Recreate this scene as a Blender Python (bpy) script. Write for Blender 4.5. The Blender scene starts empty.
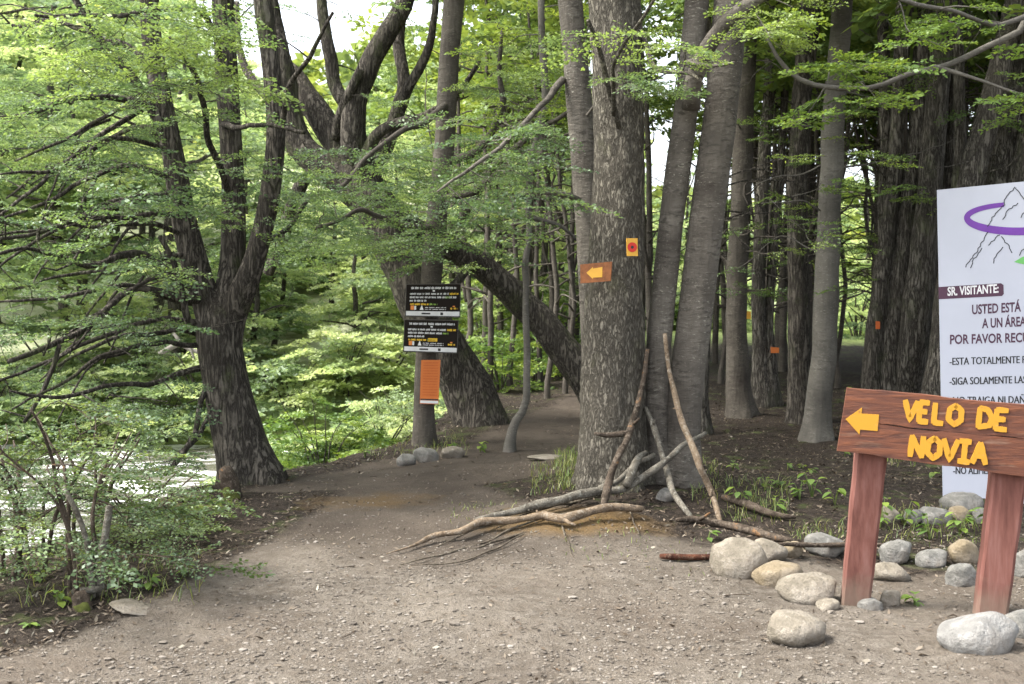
import bpy, math, random
import numpy as np
from mathutils import Vector

# ------------------------------------------------------------------ camera, sky, sun, exposure
SC = bpy.context.scene
COL = SC.collection
F, HZ, CX, CY, CAMZ = 1138.0, 310.0, 512.0, 342.0, 1.4
PITCH = math.atan((CY - HZ) / F)
cam_d = bpy.data.cameras.new('camera')
cam_d.sensor_width = 36.0
cam_d.lens = F * 36.0 / 1024.0
cam_d.clip_start, cam_d.clip_end = 0.05, 2000.0
cam_d.dof.use_dof = True
cam_d.dof.focus_distance = 7.2
cam_d.dof.aperture_fstop = 4.5
cam = bpy.data.objects.new('camera', cam_d)
COL.objects.link(cam)
cam.location = (0, 0, CAMZ)
cam.rotation_euler = (math.pi / 2 - PITCH, 0, 0)
SC.camera = cam

SUN_EL, SUN_AZ = math.radians(56), math.radians(-100)     # azimuth from +Y towards +X
world = bpy.data.worlds.new('World')
SC.world = world
world.use_nodes = True
wn = world.node_tree.nodes
sky = wn.new('ShaderNodeTexSky')
sky.sky_type = 'NISHITA'
sky.sun_disc = False
sky.sun_elevation = SUN_EL
sky.sun_rotation = SUN_AZ
sky.dust_density = 4.0
sky.air_density = 1.0
sky.ozone_density = 1.0
bg = wn['Background']
bg.inputs['Strength'].default_value = 0.15
hsv = wn.new('ShaderNodeHueSaturation')      # thin overcast: a paler, greyer sky
hsv.inputs['Saturation'].default_value = 0.35
world.node_tree.links.new(sky.outputs['Color'], hsv.inputs['Color'])
world.node_tree.links.new(hsv.outputs['Color'], bg.inputs['Color'])
sun_d = bpy.data.lights.new('sun', 'SUN')
sun_d.energy = 1.5
sun_d.angle = math.radians(14)
sun_d.color = (1.0, 0.96, 0.88)
sun = bpy.data.objects.new('sun', sun_d)
COL.objects.link(sun)
sun_dir = Vector((math.sin(SUN_AZ) * math.cos(SUN_EL), math.cos(SUN_AZ) * math.cos(SUN_EL), math.sin(SUN_EL)))
sun.rotation_euler = (-sun_dir).to_track_quat('-Z', 'Y').to_euler()
sun.location = sun_dir * 60
SC.view_settings.view_transform = 'Standard'
SC.view_settings.look = 'None'
SC.view_settings.gamma = 1.0
SC.view_settings.exposure = 2.32
SC.render.engine = 'CYCLES'
SC.cycles.max_bounces = 8
SC.cycles.diffuse_bounces = 5
SC.cycles.glossy_bounces = 2
SC.cycles.transmission_bounces = 4
SC.cycles.transparent_max_bounces = 4
SC.cycles.use_denoising = True
SC.cycles.caustics_reflective = False
SC.cycles.caustics_refractive = False

rnd = random.Random(7)
npr = np.random.default_rng(11)

# ------------------------------------------------------------------ noise, ground shape, projection
def _hash(ix, iy, iz, seed):
    n = (ix * 374761393 + iy * 668265263 + iz * 2147483647 + seed * 1274126177) & 0xFFFFFFFF
    n = ((n ^ (n >> 13)) * 1274126177) & 0xFFFFFFFF
    return ((n ^ (n >> 16)) & 0xFFFF) / 65535.0

def vnoise(x, y, z=None, seed=0):
    x = np.asarray(x, float); y = np.asarray(y, float)
    z = np.zeros_like(x) if z is None else np.asarray(z, float)
    ix, iy, iz = np.floor(x).astype(np.int64), np.floor(y).astype(np.int64), np.floor(z).astype(np.int64)
    fx, fy, fz = x - ix, y - iy, z - iz
    fx, fy, fz = [f * f * (3 - 2 * f) for f in (fx, fy, fz)]
    r = 0
    for a in (0, 1):
        for b in (0, 1):
            for c in (0, 1):
                w = (fx if a else 1 - fx) * (fy if b else 1 - fy) * (fz if c else 1 - fz)
                r = r + w * _hash(ix + a, iy + b, iz + c, seed)
    return r * 2 - 1

def fbm(x, y, z=None, oct=4, seed=0):
    r, a, s = 0, 1.0, 1.0
    for i in range(oct):
        r = r + a * vnoise(np.asarray(x) * s, np.asarray(y) * s, None if z is None else np.asarray(z) * s, seed + i)
        a *= 0.5; s *= 2.03
    return r

def sstep(t):
    t = np.clip(t, 0, 1)
    return t * t * (3 - 2 * t)

EY = [-80, 0, 3, 5, 7, 8.85, 10, 11.8, 13, 16, 20, 30, 60, 200]
EX = [-3.3, -3.2, -2.95, -2.75, -2.6, -2.4, -1.95, -1.05, -0.7, -0.5, 0.6, 2, 5, 12]
MOUND = (0.86, 9.0)

def bank_s(x, y):
    return np.interp(y, EY, EX) - x

def H(x, y):
    x = np.asarray(x, float); y = np.asarray(y, float)
    s = bank_s(x, y)
    right = 0.032 * np.clip(y - 11, 0, 45) + 0.05 * np.clip(y - 60, 0, 100)
    right = right + 0.20 * np.exp(-((x - MOUND[0]) ** 2 + (y - MOUND[1]) ** 2) / 1.1)
    right = right + 0.10 * np.exp(-((x - 0.25) ** 2 / 0.6 + (y - 7.2) ** 2 / 0.35))
    right = right + 0.05 * fbm(x * 0.5, y * 0.5, seed=3) + 0.012 * fbm(x * 3, y * 3, seed=9)
    left = -1.55 + 1.3 * sstep((y - 18.5) / 3.5) + 0.24 * np.clip(y - 21, 0, 60) + 2.5 * sstep((-x - 24) / 6) + 0.12 * fbm(x * 0.6, y * 0.6, seed=5)
    t = sstep((s + 0.1) / 4.6) * 0.85 + sstep((s + 0.05) / 1.2) * 0.15
    return right * (1 - t) + left * t

_c, _s = math.cos(PITCH), math.sin(PITCH)
def ray(px, py):
    a, b = (px - CX) / F, (CY - py) / F
    return np.array([a, _c + b * _s, -_s + b * _c])

def P(px, py, d):
    r = ray(px, py)
    return np.array([0, 0, CAMZ]) + r * (d / r[1])

def G(px, py):
    """Where the line of sight of a photo pixel meets the ground."""
    r = ray(px, py); r = r / r[1]
    ds = np.arange(2.5, 90, 0.02)
    z = CAMZ + r[2] * ds
    hit = np.nonzero(z <= H(r[0] * ds, ds))[0]
    d = ds[hit[0]] if len(hit) else 60.0
    return np.array([r[0] * d, d, float(H(r[0] * d, d))])

def plane_hit(px, py, p0, n):
    r = ray(px, py); o = np.array([0, 0, CAMZ])
    return o + r * (np.dot(np.array(p0) - o, n) / np.dot(r, n))

# ------------------------------------------------------------------ mesh helpers
class MB:
    def __init__(self):
        self.v, self.f, self.n = [], [], 0
        self.tone = []
    def add(self, v, f, tone=0.5):
        v = np.asarray(v, float).reshape(-1, 3)
        for a in f:
            a = np.asarray(a, np.int64)
            if a.size:
                self.f.append(a + self.n)
                self.tone.append(np.broadcast_to(np.asarray(tone, float), (len(a),)))
        self.v.append(v); self.n += len(v)
    def mesh(self, name, origin=(0, 0, 0), smooth=True):
        me = bpy.data.meshes.new(name)
        if not self.v:
            return me
        v = np.concatenate(self.v) - np.asarray(origin, float)
        me.vertices.add(len(v)); me.vertices.foreach_set('co', v.astype(np.float32).ravel())
        loops = np.concatenate([a.ravel() for a in self.f])
        sizes = np.concatenate([np.full(len(a), a.shape[1]) for a in self.f])
        me.loops.add(len(loops)); me.loops.foreach_set('vertex_index', loops.astype(np.int32))
        me.polygons.add(len(sizes))
        me.polygons.foreach_set('loop_start', np.concatenate([[0], np.cumsum(sizes)[:-1]]).astype(np.int32))
        me.polygons.foreach_set('loop_total', sizes.astype(np.int32))
        me.polygons.foreach_set('use_smooth', np.full(len(sizes), bool(smooth)))
        at = me.attributes.new('tone', 'FLOAT', 'FACE')
        at.data.foreach_set('value', np.concatenate(self.tone).astype(np.float32))
        me.update(calc_edges=True)
        return me

def thing(name, label, cat, loc=(0, 0, 0), group=None):
    o = bpy.data.objects.new(name, None); COL.objects.link(o)
    o.location = tuple(float(a) for a in loc)
    o['label'] = label; o['category'] = cat
    if group: o['group'] = group
    return o

def part(name, mb, mat, parent, smooth=True, label=None):
    """A part of PARENT: geometry given in world coordinates."""
    org = np.zeros(3); p = parent
    while p is not None:
        org += np.array(p.location); p = p.parent
    o = bpy.data.objects.new(name, mb.mesh(name, org, smooth)); COL.objects.link(o)
    o.parent = parent
    o.data.materials.append(mat)
    if label: o['label'] = label
    return o

def single(name, mb, mat, label, cat, loc=None, group=None, kind=None, smooth=True):
    loc = (0, 0, 0) if loc is None else tuple(float(a) for a in loc)
    o = bpy.data.objects.new(name, mb.mesh(name, loc, smooth)); COL.objects.link(o)
    o.location = loc; o.data.materials.append(mat)
    if label: o['label'] = label
    if cat: o['category'] = cat
    if group: o['group'] = group
    if kind: o['kind'] = kind
    return o

def copy_thing(src, loc, rz, sc, label, group):
    c = src.copy(); COL.objects.link(c)
    c.location = tuple(float(a) for a in loc); c.rotation_euler = (0, 0, rz)
    c.scale = (sc, sc, sc) if not isinstance(sc, tuple) else sc
    c['label'] = label; c['group'] = group
    for ch in list(src.children):
        d = ch.copy(); COL.objects.link(d); d.parent = c
        for g in list(ch.children):
            e = g.copy(); COL.objects.link(e); e.parent = d
    return c

def spline(pts, step=0.08):
    """Catmull-Rom through rows (x,y,z,r), resampled about every STEP metres."""
    p = np.asarray(pts, float)
    if len(p) == 2:
        q = p
    p2 = np.vstack([2 * p[0] - p[1], p, 2 * p[-1] - p[-2]])
    out = []
    for i in range(1, len(p2) - 2):
        a, b, c, d = p2[i - 1], p2[i], p2[i + 1], p2[i + 2]
        n = max(2, int(np.linalg.norm(c[:3] - b[:3]) / step))
        t = np.linspace(0, 1, n, endpoint=False)[:, None]
        out.append(0.5 * (2 * b + (c - a) * t + (2 * a - 5 * b + 4 * c - d) * t ** 2 + (3 * b - a - 3 * c + d) * t ** 3))
    out.append(p[-1:])
    q = np.vstack(out)
    q[:, 3] = np.maximum(q[:, 3], 0.0015)
    return q

def tube(mb, q, sides=10, rough=0.06, seed=0, flare=None, wobble=0.0, nscale=4.0, caps=True):
    """Swept tube through rows (x,y,z,r) with uneven radius; flare=(amount, lobes, height) spreads roots at the start."""
    q = np.asarray(q, float); n = len(q)
    c, r = q[:, :3].copy(), q[:, 3]
    if wobble:
        L = np.concatenate([[0], np.cumsum(np.linalg.norm(np.diff(c, axis=0), axis=1))])
        for k in range(3):
            c[:, k] += wobble * fbm(L * 1.7, np.full(n, k * 9.1 + seed * 1.37), oct=3, seed=seed)
    t = np.gradient(c, axis=0); t /= np.linalg.norm(t, axis=1)[:, None] + 1e-9
    ref = np.array([1.0, 0.2, 0.1]) if abs(t[0][2]) > 0.6 else np.array([0.1, 0.1, 1.0])
    u = np.empty_like(c); u0 = ref - t[0] * np.dot(ref, t[0])
    for i in range(n):
        u0 = u0 - t[i] * np.dot(u0, t[i]); u0 /= np.linalg.norm(u0) + 1e-9
        u[i] = u0
    w = np.cross(t, u)
    a = np.linspace(0, 2 * math.pi, sides, endpoint=False)
    ca, sa = np.cos(a), np.sin(a)
    R = np.repeat(r[:, None], sides, 1)
    base = c[:, None, :] + (u[:, None, :] * ca[None, :, None] + w[:, None, :] * sa[None, :, None]) * R[:, :, None]
    if rough:
        nz = fbm(base[..., 0] * nscale, base[..., 1] * nscale, base[..., 2] * nscale * 0.5, oct=3, seed=seed + 20)
        R = R * (1 + rough * nz)
    if flare:
        am, lobes, hh = flare
        L = np.concatenate([[0], np.cumsum(np.linalg.norm(np.diff(c, axis=0), axis=1))])
        e = np.exp(-np.clip(L - 0.25, 0, None) / hh)
        lob = 0.55 + 0.45 * np.cos(a * lobes + seed) + 0.25 * np.cos(a * (lobes + 2) + 2 * seed)
        R = R * (1 + am * e[:, None] * lob[None, :])
    vv = c[:, None, :] + (u[:, None, :] * ca[None, :, None] + w[:, None, :] * sa[None, :, None]) * R[:, :, None]
    i, j = np.meshgrid(np.arange(n - 1), np.arange(sides), indexing='ij')
    j2 = (j + 1) % sides
    quads = np.stack([i * sides + j, i * sides + j2, (i + 1) * sides + j2, (i + 1) * sides + j], -1).reshape(-1, 4)
    fs = [quads]
    vv = vv.reshape(-1, 3)
    if caps:
        vv = np.vstack([vv, c[0] - t[0] * r[0] * 0.15, c[-1] + t[-1] * r[-1] * 0.4])
        k = np.arange(sides); k2 = (k + 1) % sides
        m = n * sides
        fs.append(np.stack([np.full(sides, m), k2, k], -1))
        fs.append(np.stack([np.full(sides, m + 1), (n - 1) * sides + k, (n - 1) * sides + k2], -1))
    mb.add(vv, fs)

def box(mb, cx, cy, cz, sx, sy, sz, M=None, tone=0.5):
    """Box centred at c with half-sizes s, optionally mapped by M(points)->points."""
    v = np.array([[x, y, z] for x in (-1, 1) for y in (-1, 1) for z in (-1, 1)], float) * [sx, sy, sz] + [cx, cy, cz]
    if M is not None: v = M(v)
    f = np.array([[0, 1, 3, 2], [4, 6, 7, 5], [0, 4, 5, 1], [2, 3, 7, 6], [0, 2, 6, 4], [1, 5, 7, 3]])
    mb.add(v, [f], tone)

# ------------------------------------------------------------------ materials
def mat_new(name):
    m = bpy.data.materials.new(name); m.use_nodes = True
    nt = m.node_tree; nt.nodes.clear()
    return m, nt

class NT:
    def __init__(self, name):
        self.m, self.t = mat_new(name)
        self.out = self.n('ShaderNodeOutputMaterial')
    def n(self, k, **kw):
        x = self.t.nodes.new(k)
        for a, b in kw.items(): setattr(x, a, b)
        return x
    def l(self, a, b): self.t.links.new(a, b)
    def coord(self, scale=(1, 1, 1), kind='Object'):
        tc = self.n('ShaderNodeTexCoord'); mp = self.n('ShaderNodeMapping')
        mp.inputs['Scale'].default_value = scale
        self.l(tc.outputs[kind], mp.inputs['Vector'])
        return mp.outputs['Vector']
    def noise(self, vec, scale, detail=4, rough=0.55, dist=0.0):
        x = self.n('ShaderNodeTexNoise')
        x.inputs['Scale'].default_value = scale; x.inputs['Detail'].default_value = detail
        x.inputs['Roughness'].default_value = rough; x.inputs['Distortion'].default_value = dist
        if vec is not None: self.l(vec, x.inputs['Vector'])
        return x.outputs['Fac']
    def ramp(self, fac, stops):
        r = self.n('ShaderNodeValToRGB'); e = r.color_ramp.elements
        while len(e) < len(stops): e.new(0.5)
        for k, (p, c) in zip(e, stops):
            k.position = p; k.color = (*c, 1) if len(c) == 3 else c
        self.l(fac, r.inputs['Fac'])
        return r.outputs['Color']
    def val(self, fac, a, b, c=0.0, d=1.0):
        r = self.n('ShaderNodeMapRange'); r.clamp = True
        for k, v in zip(('From Min', 'From Max', 'To Min', 'To Max'), (a, b, c, d)): r.inputs[k].default_value = v
        self.l(fac, r.inputs['Value'])
        return r.outputs['Result']
    def mix(self, fac, a, b, mode='MIX'):
        x = self.n('ShaderNodeMix', data_type='RGBA', blend_type=mode)
        for s, v in ((x.inputs[0], fac), (x.inputs[6], a), (x.inputs[7], b)):
            if hasattr(v, 'is_linked') or hasattr(v, 'node'): self.l(v, s)
            elif isinstance(v, (int, float)): s.default_value = v
            else: s.default_value = (*v, 1)
        return x.outputs[2]
    def math(self, op, a, b=0.0):
        x = self.n('ShaderNodeMath', operation=op)
        for s, v in zip(x.inputs, (a, b)):
            if hasattr(v, 'node'): self.l(v, s)
            else: s.default_value = v
        return x.outputs[0]
    def bump(self, h, strength=0.5, dist=0.02, prev=None):
        b = self.n('ShaderNodeBump'); b.inputs['Strength'].default_value = strength; b.inputs['Distance'].default_value = dist
        self.l(h, b.inputs['Height'])
        if prev is not None: self.l(prev, b.inputs['Normal'])
        return b.outputs['Normal']
    def done(self, col, rough=0.85, normal=None, spec=0.25, metal=0.0):
        p = self.n('ShaderNodeBsdfPrincipled')
        if hasattr(col, 'node'): self.l(col, p.inputs['Base Color'])
        else: p.inputs['Base Color'].default_value = (*col, 1)
        if hasattr(rough, 'node'): self.l(rough, p.inputs['Roughness'])
        else: p.inputs['Roughness'].default_value = rough
        p.inputs['Specular IOR Level'].default_value = spec
        p.inputs['Metallic'].default_value = metal
        if normal is not None: self.l(normal, p.inputs['Normal'])
        self.l(p.outputs[0], self.out.inputs['Surface'])
        return self.m
    def attr(self, name):
        a = self.n('ShaderNodeAttribute'); a.attribute_name = name
        return a.outputs['Fac']

def plate_bark(name, dark, mid, light, cell=26.0, stretch=0.45, strength=0.9, moss=None):
    k = NT(name)
    v = k.coord((1, 1, stretch))
    nz = k.n('ShaderNodeTexNoise'); nz.inputs['Scale'].default_value = 9; k.l(v, nz.inputs['Vector'])
    add = k.n('ShaderNodeMix', data_type='RGBA', blend_type='LINEAR_LIGHT'); add.inputs[0].default_value = 0.06
    k.l(v, add.inputs[6]); k.l(nz.outputs['Color'], add.inputs[7])
    vo = k.n('ShaderNodeTexVoronoi', feature='DISTANCE_TO_EDGE'); vo.inputs['Scale'].default_value = cell
    k.l(add.outputs[2], vo.inputs['Vector'])
    vc = k.n('ShaderNodeTexVoronoi', feature='F1'); vc.inputs['Scale'].default_value = cell
    k.l(add.outputs[2], vc.inputs['Vector'])
    fine = k.noise(v, 70, 5, 0.7)
    med = k.noise(v, 16, 5, 0.65)
    big = k.noise(v, 2.2, 4)
    edge = k.val(k.math('ADD', vo.outputs['Distance'], k.math('MULTIPLY', k.math('SUBTRACT', med, 0.5), 0.55)), -0.02, 0.28)
    sep = k.n('ShaderNodeSeparateColor'); k.l(vc.outputs['Color'], sep.inputs[0])
    tone = k.math('ADD', k.math('MULTIPLY', sep.outputs[0], 0.3), k.math('MULTIPLY', fine, 0.7))
    plate = k.mix(k.val(tone, 0.25, 0.75), mid, light)
    col = k.mix(edge, dark, plate)
    col = k.mix(k.val(big, 0.4, 0.7, 0, 0.5), col, mid)
    if moss:
        col = k.mix(k.math('MULTIPLY', k.val(k.noise(v, 3.5, 5), 0.54, 0.72, 0, 0.7), k.val(fine, 0.35, 0.6)), col, moss)
    h = k.math('ADD', k.math('MULTIPLY', edge, 0.6), k.math('ADD', k.math('MULTIPLY', fine, 0.4), k.math('MULTIPLY', med, 0.4)))
    return k.done(col, 0.92, k.bump(h, strength, 0.03), 0.1)

def ridge_bark(name, dark, mid, light, moss, scale=20, stretch=0.14):
    k = NT(name)
    v = k.coord((1, 1, stretch)); vi = k.coord((1, 1, 0.6))
    a = k.noise(v, scale, 5, 0.6, 0.5); f = k.noise(vi, 55, 5, 0.7); m = k.noise(vi, 9, 5, 0.65); g = k.noise(vi, 2.5, 4)
    ridge = k.val(k.math('ABSOLUTE', k.math('SUBTRACT', k.math('ADD', a, k.math('MULTIPLY', k.math('SUBTRACT', m, 0.5), 0.3)), 0.5)), 0.0, 0.11)
    col = k.mix(k.val(k.math('ADD', k.math('MULTIPLY', f, 0.6), k.math('MULTIPLY', m, 0.4)), 0.35, 0.65), mid, light)
    col = k.mix(ridge, dark, col)
    col = k.mix(k.val(g, 0.45, 0.7, 0, 0.5), col, mid)
    col = k.mix(k.math('MULTIPLY', k.val(k.noise(vi, 4, 5), 0.55, 0.7, 0, 0.75), k.val(f, 0.35, 0.6)), col, moss)
    h = k.math('ADD', k.math('MULTIPLY', ridge, 0.6), k.math('ADD', k.math('MULTIPLY', f, 0.4), k.math('MULTIPLY', m, 0.5)))
    return k.done(col, 0.92, k.bump(h, 0.9, 0.035), 0.1)

def smooth_bark(name, dark, light, speck, strength=0.5, ring=1.0):
    k = NT(name)
    v = k.coord((1, 1, 1)); vs = k.coord((1, 1, 3.2)); vl = k.coord((1, 1, 0.18))
    a = k.noise(v, 3.0, 6, 0.6); b = k.noise(vs, 11, 5, 0.65, 0.4); c = k.noise(vl, 16, 4, 0.6)
    col = k.mix(k.val(a, 0.3, 0.7), dark, light)
    col = k.mix(k.math('MULTIPLY', k.val(b, 0.48, 0.62, 0, 0.8 * ring), k.val(k.noise(v, 6, 3), 0.4, 0.6)), col, tuple(x * 0.55 for x in dark))
    col = k.mix(k.val(c, 0.55, 0.75, 0, 0.55), col, dark)
    col = k.mix(k.math('MULTIPLY', k.val(k.noise(vs, 30, 4, 0.7), 0.58, 0.68, 0, 0.85), k.val(k.noise(v, 2.6, 3), 0.35, 0.6)), col, speck)
    h = k.math('ADD', k.math('MULTIPLY', b, 0.5 * ring), k.math('ADD', k.math('MULTIPLY', c, 0.7), k.math('MULTIPLY', a, 0.4)))
    return k.done(col, 0.9, k.bump(h, strength, 0.03), 0.12)

M = {}
M['bark_plate'] = ridge_bark('scaly_bark', (0.06, 0.053, 0.043), (0.12, 0.107, 0.086), (0.20, 0.183, 0.147), (0.14, 0.14, 0.08), 48, 0.3)
M['bark_dark'] = ridge_bark('rough_dark_bark', (0.024, 0.021, 0.018), (0.073, 0.064, 0.053), (0.155, 0.138, 0.115), (0.085, 0.10, 0.04), 26)
M['bark_twin'] = smooth_bark('grey_twin_bark', (0.05, 0.043, 0.036), (0.15, 0.135, 0.113), (0.30, 0.285, 0.235), 1.0, 0.85)
M['bark_grey'] = smooth_bark('grey_bark', (0.06, 0.055, 0.048), (0.14, 0.13, 0.11), (0.24, 0.23, 0.2), 0.6, 0.6)
M['bark_forest'] = ridge_bark('forest_bark', (0.03, 0.026, 0.022), (0.088, 0.078, 0.065), (0.185, 0.17, 0.143), (0.11, 0.12, 0.065), 34)
M['bark_shade'] = smooth_bark('shaded_smooth_bark', (0.042, 0.036, 0.03), (0.105, 0.093, 0.077), (0.20, 0.188, 0.155), 0.9, 0.7)
M['bark_pale'] = smooth_bark('pale_dead_bark', (0.09, 0.083, 0.07), (0.20, 0.185, 0.16), (0.27, 0.25, 0.22), 0.5, 0.3)
def stick_wood(name, a, b, c, d):
    k = NT(name); v = k.coord((1, 1, 1))
    n1 = k.noise(v, 9, 5, 0.65, .4); n2 = k.noise(v, 34, 5, 0.7); n3 = k.noise(v, 120, 3, 0.6)
    col = k.mix(k.val(n1, 0.38, 0.6), a, b)
    col = k.mix(k.val(n2, 0.52, 0.62, 0, 0.75), col, c)
    col = k.mix(k.val(n1, 0.60, 0.64, 0, 0.8), col, d)
    col = k.mix(k.val(n3, 0.55, 0.68, 0, 0.5), col, tuple(x * .4 for x in a))
    return k.done(col, 0.9, k.bump(k.math('ADD', n2, k.math('ADD', n1, k.math('MULTIPLY', n3, .5))), 1.0, 0.015), 0.1)
M['wood_grey'] = stick_wood('weathered_grey_wood', (0.075, 0.066, 0.053), (0.16, 0.145, 0.118), (0.23, 0.22, 0.185), (0.10, 0.085, 0.065))
M['wood_brown'] = stick_wood('brown_stick', (0.035, 0.027, 0.02), (0.085, 0.066, 0.05), (0.14, 0.115, 0.09), (0.19, 0.105, 0.05))
M['wood_root'] = stick_wood('root_bark', (0.045, 0.036, 0.027), (0.12, 0.10, 0.075), (0.17, 0.15, 0.115), (0.07, 0.055, 0.04))
M['wood_tan'] = stick_wood('peeled_tan_stick', (0.10, 0.072, 0.048), (0.20, 0.152, 0.105), (0.25, 0.215, 0.17), (0.065, 0.052, 0.042))
M['wood_red'] = stick_wood('reddish_stick', (0.04, 0.017, 0.012), (0.11, 0.045, 0.026), (0.15, 0.10, 0.07), (0.05, 0.035, 0.028))

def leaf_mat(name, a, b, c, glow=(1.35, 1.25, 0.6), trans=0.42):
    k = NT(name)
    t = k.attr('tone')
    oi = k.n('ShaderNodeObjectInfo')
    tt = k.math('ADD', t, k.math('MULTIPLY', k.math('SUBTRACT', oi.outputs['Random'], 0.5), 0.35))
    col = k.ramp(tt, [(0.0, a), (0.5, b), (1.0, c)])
    d = k.n('ShaderNodeBsdfDiffuse'); k.l(col, d.inputs['Color'])
    tr = k.n('ShaderNodeBsdfTranslucent')
    k.l(k.mix(1.0, col, glow, 'MULTIPLY'), tr.inputs['Color'])
    g = k.n('ShaderNodeBsdfGlossy'); g.inputs['Roughness'].default_value = 0.45
    g.inputs['Color'].default_value = (0.5, 0.55, 0.5, 1)
    m1 = k.n('ShaderNodeMixShader'); m1.inputs[0].default_value = trans
    k.l(d.outputs[0], m1.inputs[1]); k.l(tr.outputs[0], m1.inputs[2])
    m2 = k.n('ShaderNodeMixShader'); m2.inputs[0].default_value = 0.06
    k.l(m1.outputs[0], m2.inputs[1]); k.l(g.outputs[0], m2.inputs[2])
    k.l(m2.outputs[0], k.out.inputs['Surface'])
    return k.m

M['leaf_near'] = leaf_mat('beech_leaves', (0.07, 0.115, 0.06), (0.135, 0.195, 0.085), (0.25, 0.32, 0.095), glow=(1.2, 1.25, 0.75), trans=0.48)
M['leaf_fresh'] = leaf_mat('fresh_beech_leaves', (0.085, 0.15, 0.04), (0.14, 0.22, 0.05), (0.24, 0.32, 0.06), glow=(1.25, 1.2, 0.7), trans=0.45)
M['leaf_shrub'] = leaf_mat('grey_green_leaves', (0.05, 0.085, 0.038), (0.095, 0.145, 0.06), (0.18, 0.24, 0.095))
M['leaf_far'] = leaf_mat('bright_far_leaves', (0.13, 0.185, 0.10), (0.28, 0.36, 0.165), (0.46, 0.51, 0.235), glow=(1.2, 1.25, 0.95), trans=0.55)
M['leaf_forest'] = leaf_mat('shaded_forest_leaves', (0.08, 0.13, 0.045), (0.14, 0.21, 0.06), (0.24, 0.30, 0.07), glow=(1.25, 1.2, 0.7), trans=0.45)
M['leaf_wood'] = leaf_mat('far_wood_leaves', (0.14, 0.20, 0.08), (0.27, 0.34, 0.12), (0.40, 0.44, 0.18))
M['grass'] = leaf_mat('grass_blades', (0.06, 0.10, 0.02), (0.12, 0.17, 0.04), (0.24, 0.24, 0.08), trans=0.3)

# ground material
k = NT('trodden_earth')
v = k.coord((1, 1, 1))
path = k.attr('path'); green = k.attr('green'); ochre = k.attr('ochre')
n1 = k.noise(v, 1.3, 6, 0.6); n2 = k.noise(v, 14, 6, 0.7); n3 = k.noise(v, 85, 4, 0.7); n5 = k.noise(v, 0.55, 4, 0.6); n4 = k.noise(v, 5, 5, 0.65)
dirt = k.mix(k.val(n1, 0.3, 0.7), (0.073, 0.061, 0.048), (0.140, 0.120, 0.096))
dirt = k.mix(k.val(n2, 0.42, 0.66, 0, 0.6), dirt, (0.19, 0.168, 0.142))
dirt = k.mix(k.val(n5, 0.45, 0.62, 0, 0.55), dirt, (0.085, 0.066, 0.05))
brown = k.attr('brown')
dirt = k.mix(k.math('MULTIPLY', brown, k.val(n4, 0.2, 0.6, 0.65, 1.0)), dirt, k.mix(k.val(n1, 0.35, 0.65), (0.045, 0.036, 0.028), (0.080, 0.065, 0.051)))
dirt = k.mix(k.val(n3, 0.54, 0.64, 0, 0.75), dirt, (0.065, 0.054, 0.045))
dirt = k.mix(k.val(n3, 0.34, 0.26, 0, 0.7), dirt, (0.27, 0.25, 0.225))
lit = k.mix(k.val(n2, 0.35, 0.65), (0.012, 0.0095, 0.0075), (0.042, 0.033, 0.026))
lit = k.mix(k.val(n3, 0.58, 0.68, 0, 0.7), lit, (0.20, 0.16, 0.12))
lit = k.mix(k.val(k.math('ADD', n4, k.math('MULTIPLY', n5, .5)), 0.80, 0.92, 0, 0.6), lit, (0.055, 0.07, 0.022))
grs = k.mix(k.val(n2, 0.35, 0.65), (0.10, 0.14, 0.05), (0.26, 0.30, 0.11))
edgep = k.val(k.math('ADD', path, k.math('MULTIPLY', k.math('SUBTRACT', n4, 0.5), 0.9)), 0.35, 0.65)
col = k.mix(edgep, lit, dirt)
col = k.mix(k.val(k.math('ADD', ochre, k.math('MULTIPLY', k.math('SUBTRACT', n4, 0.5), 0.8)), 0.35, 0.8, 0, 0.75), col, (0.125, 0.08, 0.033))
slope = k.attr('slope')
grs = k.mix(k.math('MULTIPLY', slope, k.val(n4, 0.3, 0.6, 0.35, 1.0)), grs, (0.42, 0.44, 0.30))
col = k.mix(k.val(k.math('ADD', green, k.math('MULTIPLY', k.math('SUBTRACT', n4, 0.5), 0.9)), 0.35, 0.7), col, grs)
h = k.math('ADD', k.math('MULTIPLY', n2, 0.7), k.math('ADD', k.math('MULTIPLY', n3, 0.35), k.math('MULTIPLY', n4, 0.6)))
M['ground'] = k.done(col, 0.95, k.bump(h, 1.0, 0.04), 0.1)

k = NT('river_water')
v = k.coord((1, 1, 1)); vf = k.coord((0.55, 1.6, 1))
foam = k.math('ADD', k.noise(vf, 1.5, 6, 0.65), k.math('MULTIPLY', k.noise(vf, 9, 4, 0.6), 0.25))
foam_sheenf = k.val(foam, 0.63, 0.76)
col = k.mix(foam_sheenf, (0.10, 0.095, 0.075), (0.85, 0.86, 0.86))  # white of rapids and of bright sky reflection, both painted into the colour
nrm = k.bump(k.math('ADD', k.noise(vf, 3, 4), k.math('MULTIPLY', k.noise(vf, 12, 3), 0.4)), 0.8, 0.08)
M['water'] = k.done(col, k.val(foam_sheenf, 0, 1, 0.18, 0.7), nrm, 0.5)

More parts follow.
